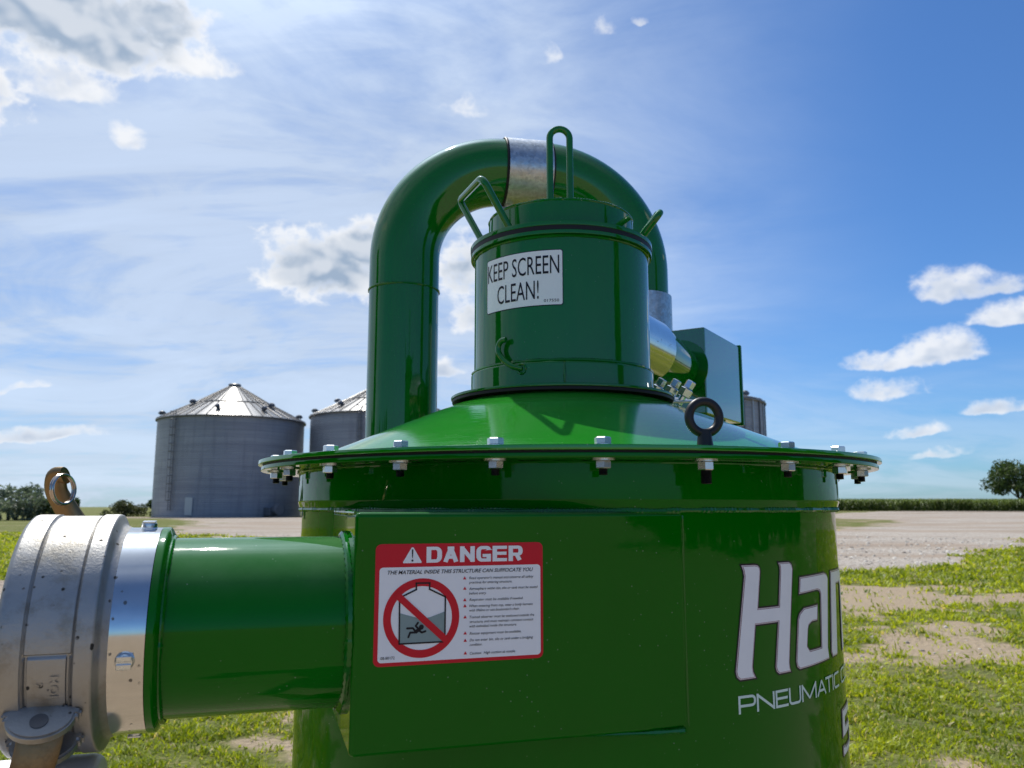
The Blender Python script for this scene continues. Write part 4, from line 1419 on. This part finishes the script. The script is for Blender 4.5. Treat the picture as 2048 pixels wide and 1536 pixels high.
mb = MB(); lathe(mb, [(0.10, 0.0), (0.1262, 0.0), (0.1262, 0.0058), (0.10, 0.0058)], 128); mb.build('lid_gasket', M_rubber, slid, 40)
mb = MB(); lathe(mb, fillet([(0.09, 0.0058), (0.1269, 0.0058), (0.1269, 0.0118), (0.09, 0.0118)], 0.0009, 2), 128); mb.build('lid_disc', M_tube, slid, 40)
mb = MB()
lathe(mb, fillet([(0.1015, 0.0115), (0.1015, 0.0480), (0.0985, 0.0505), (0.0, 0.0505)], 0.0015, 2), 128)
bead(mb, circle_pts((0, 0, 0.0495), 0.1003, 140), 0.0019, True, 0.004, 21)
bead(mb, circle_pts((0, 0, 0.0125), 0.1022, 140), 0.0017, True, 0.004, 22)
mb.build('lid_cap', M_tube, slid, 40)
up = Vector((0, 0, 1))
hx = 0.0144
hp = [(-hx, 0, 0.045)] + [(-hx, 0, 0.05 + 0.125 * k) for k in (0.0, .5, 1.0)] + [(-hx * math.cos(q), 0, 0.1805 + hx * math.sin(q)) for q in np.linspace(0, math.pi, 14)] + [(hx, 0, 0.05 + 0.125 * k) for k in (1.0, .5, 0.0)] + [(hx, 0, 0.045)]
mb = MB(); sweep(mb, hp, 0.0049, 16)
o = mb.build('lifting_loop', M_tube, slid); o.rotation_euler = (0, 0, R(4))


def bent_handle(f1, c1, c2, f2):
    mb = MB(); off = Vector((0, 0, -0.3445))
    sweep(mb, round_path([Vector(f1) + off, Vector(c1) + off, Vector(c2) + off, Vector(f2) + off], 0.014, 6), 0.0048, 14)
    for f in (f1, f2):
        p = Vector(f) + off + Vector((0, 0, 0.004))
        bead(mb, [p + Vector((0.006 * math.cos(q), 0.006 * math.sin(q), -0.002)) for q in np.linspace(0, 6, 14)], 0.0016, True, 0.003, 23)
    mb.build('grab_handle', M_tube, slid)


bent_handle((-0.1030, -0.0160, 0.352), (-0.1450, 0.0270, 0.4420), (-0.1080, -0.0900, 0.4280), (-0.0675, -0.0840, 0.352))
bent_handle((0.1010, -0.0550, 0.352), (0.1265, -0.0800, 0.3830), (0.1480, 0.0450, 0.4300), (0.0900, 0.0640, 0.352))

# ================================================================== HOSE COUPLING
hc = empty('hose_coupling', tuple(L(CORNER + TV * -0.215 + NV * TO + Vector((0, 0, TZ))) + Vector((CX, CY, 0))))
tag(hc, 'cast aluminium cam lock hose coupling on the end of the green inlet pipe', 'pipe coupling')
hc_o = Vector(hc.location)


def hq(s, o, z):
    """coupling-local point from (along pipe, outward, up) measured from the pipe axis"""
    return L(CORNER + TV * s + NV * (TO + o) + Vector((0, 0, TZ + z))) + Vector((CX, CY, 0)) - hc_o


def to_hc(mb):
    mb.v = [tuple(hq(z, -y, x)) for x, y, z in mb.v]
    return mb


mb = MB()
lathe(mb, [(0.0740, -0.185), (0.0830, -0.185), (0.0830, -0.1545), (0.0826, -0.1541), (0.0740, -0.1541)], 128)
slv = to_hc(mb).build('pipe_sleeve', M_sleeve, hc, 30)
for s, thd in ((-0.1675, -9.0), (-0.1655, 86.0), (-0.1675, 266.0)):
    sc = MB()
    bmx = bmesh.new()
    lathe(sc, fillet([(0.0, -0.002), (0.0072, -0.002), (0.0072, 0.0), (0.0064, 0.0002), (0.0062, 0.0036), (0.0052, 0.0042), (0.0, 0.0042)], 0.0004, 1), 24)
    # slot: two raised halves across the head
    for sg in (-1, 1):
        box(sc, (-0.0052, 0.0009 if sg > 0 else -0.0050, 0.0040), (0.0052, 0.0050 if sg > 0 else -0.0009, 0.0056), 0.0004, 1)
    bmx.free()
    th_ = R(thd)
    nrm = (hq(s, math.cos(th_), math.sin(th_)) - hq(s, 0, 0)).normalized()
    q = nrm.to_track_quat('Z', 'Y')
    scr = sc.build('screw', M_zinc, slv, 30)
    scr.location = hq(s, 0.0832 * math.cos(th_), 0.0832 * math.sin(th_))
    scr.rotation_mode = 'QUATERNION'; scr.rotation_quaternion = q


def coup_fn(r, z, a):
    """casting: grooves round the body and a recessed panel on the camera side"""
    th = math.degrees(a)
    if th > 180: th -= 360
    if r < 0.09: return r
    k = 0.0
    in_panel_arc = -37 < th < -3.0
    for g in (-0.2015, -0.2330):
        if abs(z - g) < 0.0016 and not (in_panel_arc and False):
            k = max(k, 0.0024 * (1 - abs(z - g) / 0.0016))
    if -0.2325 < z < -0.2020 and not in_panel_arc:
        k = max(k, 0.0011)
    if in_panel_arc and -0.2310 < z < -0.2040 and -36 < th < -4.2:
        k = max(k, 0.0022)
    if abs(th + 3.6) < 0.8 and -0.2325 < z < -0.2020: k = max(k, 0.0034)
    if in_panel_arc and (abs(z + 0.2312) < 0.0009 or abs(z + 0.2038) < 0.0009): k = max(k, 0.0036)
    return r - k


prof = [(0.0600, -0.252), (0.0920, -0.252), (0.0938, -0.2505)]
z = -0.2490
while z < -0.1885:
    prof.append((0.0942, z)); z += 0.0006
prof += [(0.0938, -0.1880), (0.0925, -0.1872), (0.0870, -0.1855), (0.0850, -0.1835), (0.0835, -0.1805), (0.0829, -0.1795)]
mb = MB(); lathe(mb, prof, 480, fn=coup_fn)
cb_ = to_hc(mb).build('coupling_body', M_alu, hc, 50)
mb = MB(); lathe(mb, [(0.0595, -0.2535), (0.072, -0.2535), (0.072, -0.24), (0.0595, -0.24), (0.0595, -0.2535)], 64)
to_hc(mb).build('coupling_gasket', M_rubber, hc)
# embossed mark in the panel, read along the pipe
mk = MB()


def panel_place(u, v, lift):
    th_ = R(-17.0) - u / 0.0925
    rr = 0.0925 + lift
    return hq(-0.2165 + v, rr * math.cos(th_), rr * math.sin(th_))


lay(mk, [text_fit('MOI', -0.0075, 0.0085, 0.0015, 0.0055, 0, 0.01), text_fit('2', -0.0028, 0.0004, -0.0072, 0.0040, 0, 0.01)], panel_place, 0.0006, 0.003)
mk.build('cast_mark', M_alu, cb_, smooth=False, recalc=False)


def lug_set(thd, swing, ring_tip, width):
    """two cast lugs with a pin and the bronze arm between them, at the angle thd round the coupling"""
    th_ = R(thd)
    def q3(s, rad, tang):
        return hq(s, rad * math.cos(th_) - tang * math.sin(th_), rad * math.sin(th_) + tang * math.cos(th_))
    for t0, t1 in ((0.0095, 0.0175), (-0.0175, -0.0095)):
        lm = MB()
        pts = [(-0.2455, 0.093), (-0.2440, 0.0985)]
        for i in range(15):
            a = math.pi * (1 - i / 14)
            pts.append((-0.2190 + 0.0225 * math.cos(a), 0.0985 + 0.0185 * math.sin(a)))
        pts += [(-0.1935, 0.0985), (-0.1935, 0.093), (-0.2060, 0.088), (-0.2320, 0.088)]
        n = len(pts)
        bm = bmesh.new()
        lo = [bm.verts.new(q3(s, r_, t0)) for s, r_ in pts]; hi = [bm.verts.new(q3(s, r_, t1)) for s, r_ in pts]
        bm.faces.new(lo); bm.faces.new(hi[::-1])
        for i in range(n):
            k = (i + 1) % n
            bm.faces.new((lo[i], lo[k], hi[k], hi[i]))
        bmesh.ops.recalc_face_normals(bm, faces=bm.faces)
        bmesh.ops.bevel(bm, geom=[e for e in bm.edges if len(e.link_faces) == 2 and e.calc_face_angle(0) > 1.0], offset=0.0016, segments=2, affect='EDGES')
        bm.verts.index_update()
        lm.add([v.co.copy() for v in bm.verts], [tuple(v.index for v in f.verts) for f in bm.faces]); bm.free()
        lm.build('lug', M_alu, hc, 40)
    pm = MB(); sweep(pm, [q3(-0.2190, 0.1030, -0.0182), q3(-0.2190, 0.1030, 0.0182)], 0.0060, 24)
    pm.build('hinge_pin', M_thread, hc, 40)
    arm = MB()
    path = [q3(*p) for p in swing]
    rp = round_path(path, 0.012, 5)
    nn = len(rp)
    w0, w1, thk = width
    rads = [w0 + (w1 - w0) * i / (nn - 1) for i in range(nn)]
    cth = math.cos(th_); sth = math.sin(th_)
    upv = q3(-0.2, 0.2, 0) - q3(-0.2, 0.1, 0)
    sweep(arm, rp, rads, 18, up=tuple(upv), flat=(thk, 1.0))
    am = arm.build('cam_arm', M_brass, hc, 40)
    rg = MB()
    c = q3(*ring_tip[0]); ax = (q3(*ring_tip[1]) - c); e1 = ax.normalized(); e2 = Vector(ring_tip[2]); e2 = (e2 - e1 * e2.dot(e1)).normalized()
    for off in (-0.0011, 0.0011):
        nrm = e1.cross(e2) * off
        sweep(rg, [c + nrm + e1 * (ax.length * math.cos(a)) + e2 * (ax.length * math.sin(a)) for a in [2 * math.pi * i / 40 for i in range(40)]], 0.0013, 8, closed=True)
    rg.build('pull_ring', M_steelring, am)


# near arm hangs down and to the left; far arm is thrown open and stands above the coupling
lug_set(-38.0, [(-0.2180, 0.1010, 0.009), (-0.2190, 0.1150, -0.001), (-0.2230, 0.1270, -0.014), (-0.2320, 0.1330, -0.034), (-0.2440, 0.1330, -0.064)], ((-0.250, 0.130, -0.068), (-0.250, 0.140, -0.078), (0, 0, 1)), (0.0150, 0.0135, 0.34))
lug_set(142.0, [(-0.2190, 0.1030, 0.010), (-0.2340, 0.1120, -0.010), (-0.2470, 0.1240, -0.026), (-0.2570, 0.1300, -0.046), (-0.2555, 0.1330, -0.0600), (-0.2470, 0.1290, -0.0630)],
        ((-0.2470, 0.1170, -0.0560), (-0.2500, 0.1220, -0.0680), (0.22, 1.0, 0.1)), (0.0125, 0.0085, 0.62))
# dust cap hanging under the coupling
dc = empty('dust_cap', tuple(hq(-0.235, 0.010, -0.150) + hc_o))
tag(dc, 'pale aluminium dust cap hanging below the hose coupling', 'pipe cap')
dco = Vector(dc.location)
mb = MB(); lathe(mb, fillet([(0.0, -0.052), (0.050, -0.052), (0.053, -0.048), (0.053, 0.040), (0.050, 0.046), (0.0, 0.046)], 0.003, 3), 64)
mb.v = [tuple(TV * z + NV * (-y) + Vector((0, 0, x))) for x, y, z in mb.v]
mb.build('cap_shell', M_pale, dc, 40)
mb = MB(); sweep(mb, [hq(-0.225, 0.0, -0.0935) + hc_o - dco, hq(-0.232, 0.004, -0.112) + hc_o - dco], 0.0022, 8); mb.build('cap_chain', M_zinc, dc)

# ================================================================== ARCHED PIPE
ap = empty('arched_pipe', (-0.2317, 1.68, H))
tag(ap, 'tall arched green air pipe with galvanised band at its top, behind the canister', 'pipe')
aO = Vector((-0.2317, 1.68, 0))
LL = Vector((-0.2317, 1.68, 0.0)); RRg = Vector((0.2796, 1.78, 0.0))
PR = 0.0740
ed = (RRg - LL); span = ed.length; ed.normalize()
ztop = 0.7415
er = 0.217


def arch_pts(kind):
    if kind == 'left':
        return [LL - aO + ed * (er - er * math.cos(q)) + Vector((0, 0, ztop - er + er * math.sin(q))) for q in np.linspace(0, math.pi / 2, 26)]
    return [RRg - aO - ed * (er - er * math.cos(q)) + Vector((0, 0, ztop - er + er * math.sin(q))) for q in np.linspace(0, math.pi / 2, 26)]


lp = arch_pts('left'); rp = arch_pts('right')
tip = lp[-1]; rtip = rp[-1]
mb = MB(); sweep(mb, [LL - aO + Vector((0, 0, z)) for z in (-H + 0.25, -0.6, 0.0, 0.44)] + [LL - aO + Vector((0, 0, 0.4560))], PR, 64)
leg = mb.build('straight_pipe', M_dgreen, ap, 40)
mb = MB(); bead(mb, circle_pts((LL.x - aO.x, LL.y - aO.y, 0.4560), PR + 0.0004, 120), 0.0026, True, 0.005, 31); mb.build('weld_bead', M_weld, leg)
mb = MB(); sweep(mb, [LL - aO + Vector((0, 0, 0.4565)), LL - aO + Vector((0, 0, ztop - er - 0.001))] + lp + [tip + ed * 0.02], PR + 0.0005, 64); mb.build('pipe_elbow', M_dgreen, ap, 40)
mb = MB(); sweep(mb, [RRg - aO + Vector((0, 0, 0.20)), RRg - aO + Vector((0, 0, ztop - er - 0.001))] + rp + [rtip - ed * 0.01], PR + 0.0005, 64); mb.build('pipe_elbow', M_dgreen, ap, 40)
# band joining the two elbows
b0 = tip + ed * 0.0005; b1 = rtip + ed * 0.012
mb = MB(); sweep(mb, [b0 - ed * 0.0005, b0, b0 + (b1 - b0) * .5, b1], [PR + 0.0015, PR + 0.0042, PR + 0.0042, PR + 0.0042], 72)
bnd = mb.build('joint_band', M_galv, ap, 40)
mb = MB()
for c in (b0 - ed * 0.003, b1 + ed * 0.001):
    e2 = Vector((0, 0, 1)); e1 = ed.cross(e2)
    sweep(mb, [c + e1 * (PR + 0.0022) * math.cos(a) + e2 * (PR + 0.0022) * math.sin(a) for a in [2 * math.pi * i / 72 for i in range(72)]], 0.0026, 8, closed=True)
mb.build('band_seal', M_rubber, bnd)
mb = MB(); box(mb, (-0.004, -0.018, -0.055), (0.004, 0.018, 0.0), 0.001)
mb.xf(Matrix.Translation(b0 + ed * 0.004 - Vector((0, 0, PR))) @ Matrix.Rotation(math.atan2(ed.y, ed.x) + R(65), 4, 'Z')); mb.build('band_bracket', M_galv, bnd)
mb = MB(); sweep(mb, [RRg - aO + Vector((0, 0, z)) for z in (0.22, 0.4660, 0.4660)], [PR + 0.0075, PR + 0.0075, PR + 0.001], 64); mb.build('pipe_coupling', M_galv, ap, 40)
mb = MB(); sweep(mb, [RRg - aO + Vector((0, 0, z)) for z in (-H + 0.25, 0.24)], PR, 48); mb.build('straight_pipe', M_dgreen, ap, 40)
for c in (LL, RRg):
    mb = MB(); lathe(mb, fillet([(0.0, 0.0), (0.13, 0.0), (0.13, 0.012), (PR, 0.012), (PR, 0.27)], 0.002), 48)
    mb.xf(Matrix.Translation(c - aO + Vector((0, 0, -H)))); mb.build('foot_flange', M_dgreen, ap, 40)

# ================================================================== BLOWER BOX
bw = empty('blower_box', (0.3935, 1.614, H))
tag(bw, 'square green blower box joined to the canister by a galvanised sleeve, right of the canister', 'blower')
AZB = R(32.0)
bd = Vector((math.sin(AZB), math.cos(AZB), 0)); bl = Vector((-math.cos(AZB), math.sin(AZB), 0))   # back-right, and left along the near face
b0 = Vector((0.0, 0.0, 0.0))
mb = MB()
ZT, ZB = 0.3650, 0.1850
box(mb, (-0.20, 0.0, ZB), (0.0, 0.250, ZT), 0.004, 2)
mb.v = [tuple(-bl * x + bd * y + Vector((0, 0, z))) for x, y, z in mb.v]
mb.build('blower_casing', M_blower, bw, 40)
mb = MB(); box(mb, (-0.203, 0.243, ZB - 0.003), (0.003, 0.253, ZT + 0.003), 0.0015, 1)
mb.v = [tuple(-bl * x + bd * y + Vector((0, 0, z))) for x, y, z in mb.v]
mb.build('casing_flange', M_green, bw, 40)
mb = MB(); box(mb, (-0.16, 0.03, -H + 0.02), (-0.02, 0.19, ZB), 0.004, 2)
mb.v = [tuple(-bl * x + bd * y + Vector((0, 0, z))) for x, y, z in mb.v]
mb.build('blower_stand', M_green, bw, 40)
bo_ = Vector((0.3935, 1.614, 0))
P2 = Vector((0.243, 1.450, 0.2825)) - bo_; P3 = Vector((0.349, 1.640, 0.2828)) - bo_
dr = (P3 - P2).normalized(); P1 = P2 - dr * 0.40
mb = MB(); sweep(mb, [P2 - dr * 0.02, P2 + dr * 0.03, P3 + dr * 0.01], [0.0585, 0.056, 0.038], 48); mb.build('intake_pipe', M_dgreen, bw, 40)
mb = MB(); sweep(mb, [P1, P2 - dr * 0.0015, P2], [0.0605, 0.0605, 0.0592], 64); mb.build('pipe_sleeve', M_sleeve, bw, 40)
mb = MB(); c = P3 - dr * (P3.dot(bd) / dr.dot(bd)) - bd * 0.0006
sweep(mb, [c, c - bd * 0.003], 0.058, 48); mb.build('intake_plate', M_dgreen, bw, 40)
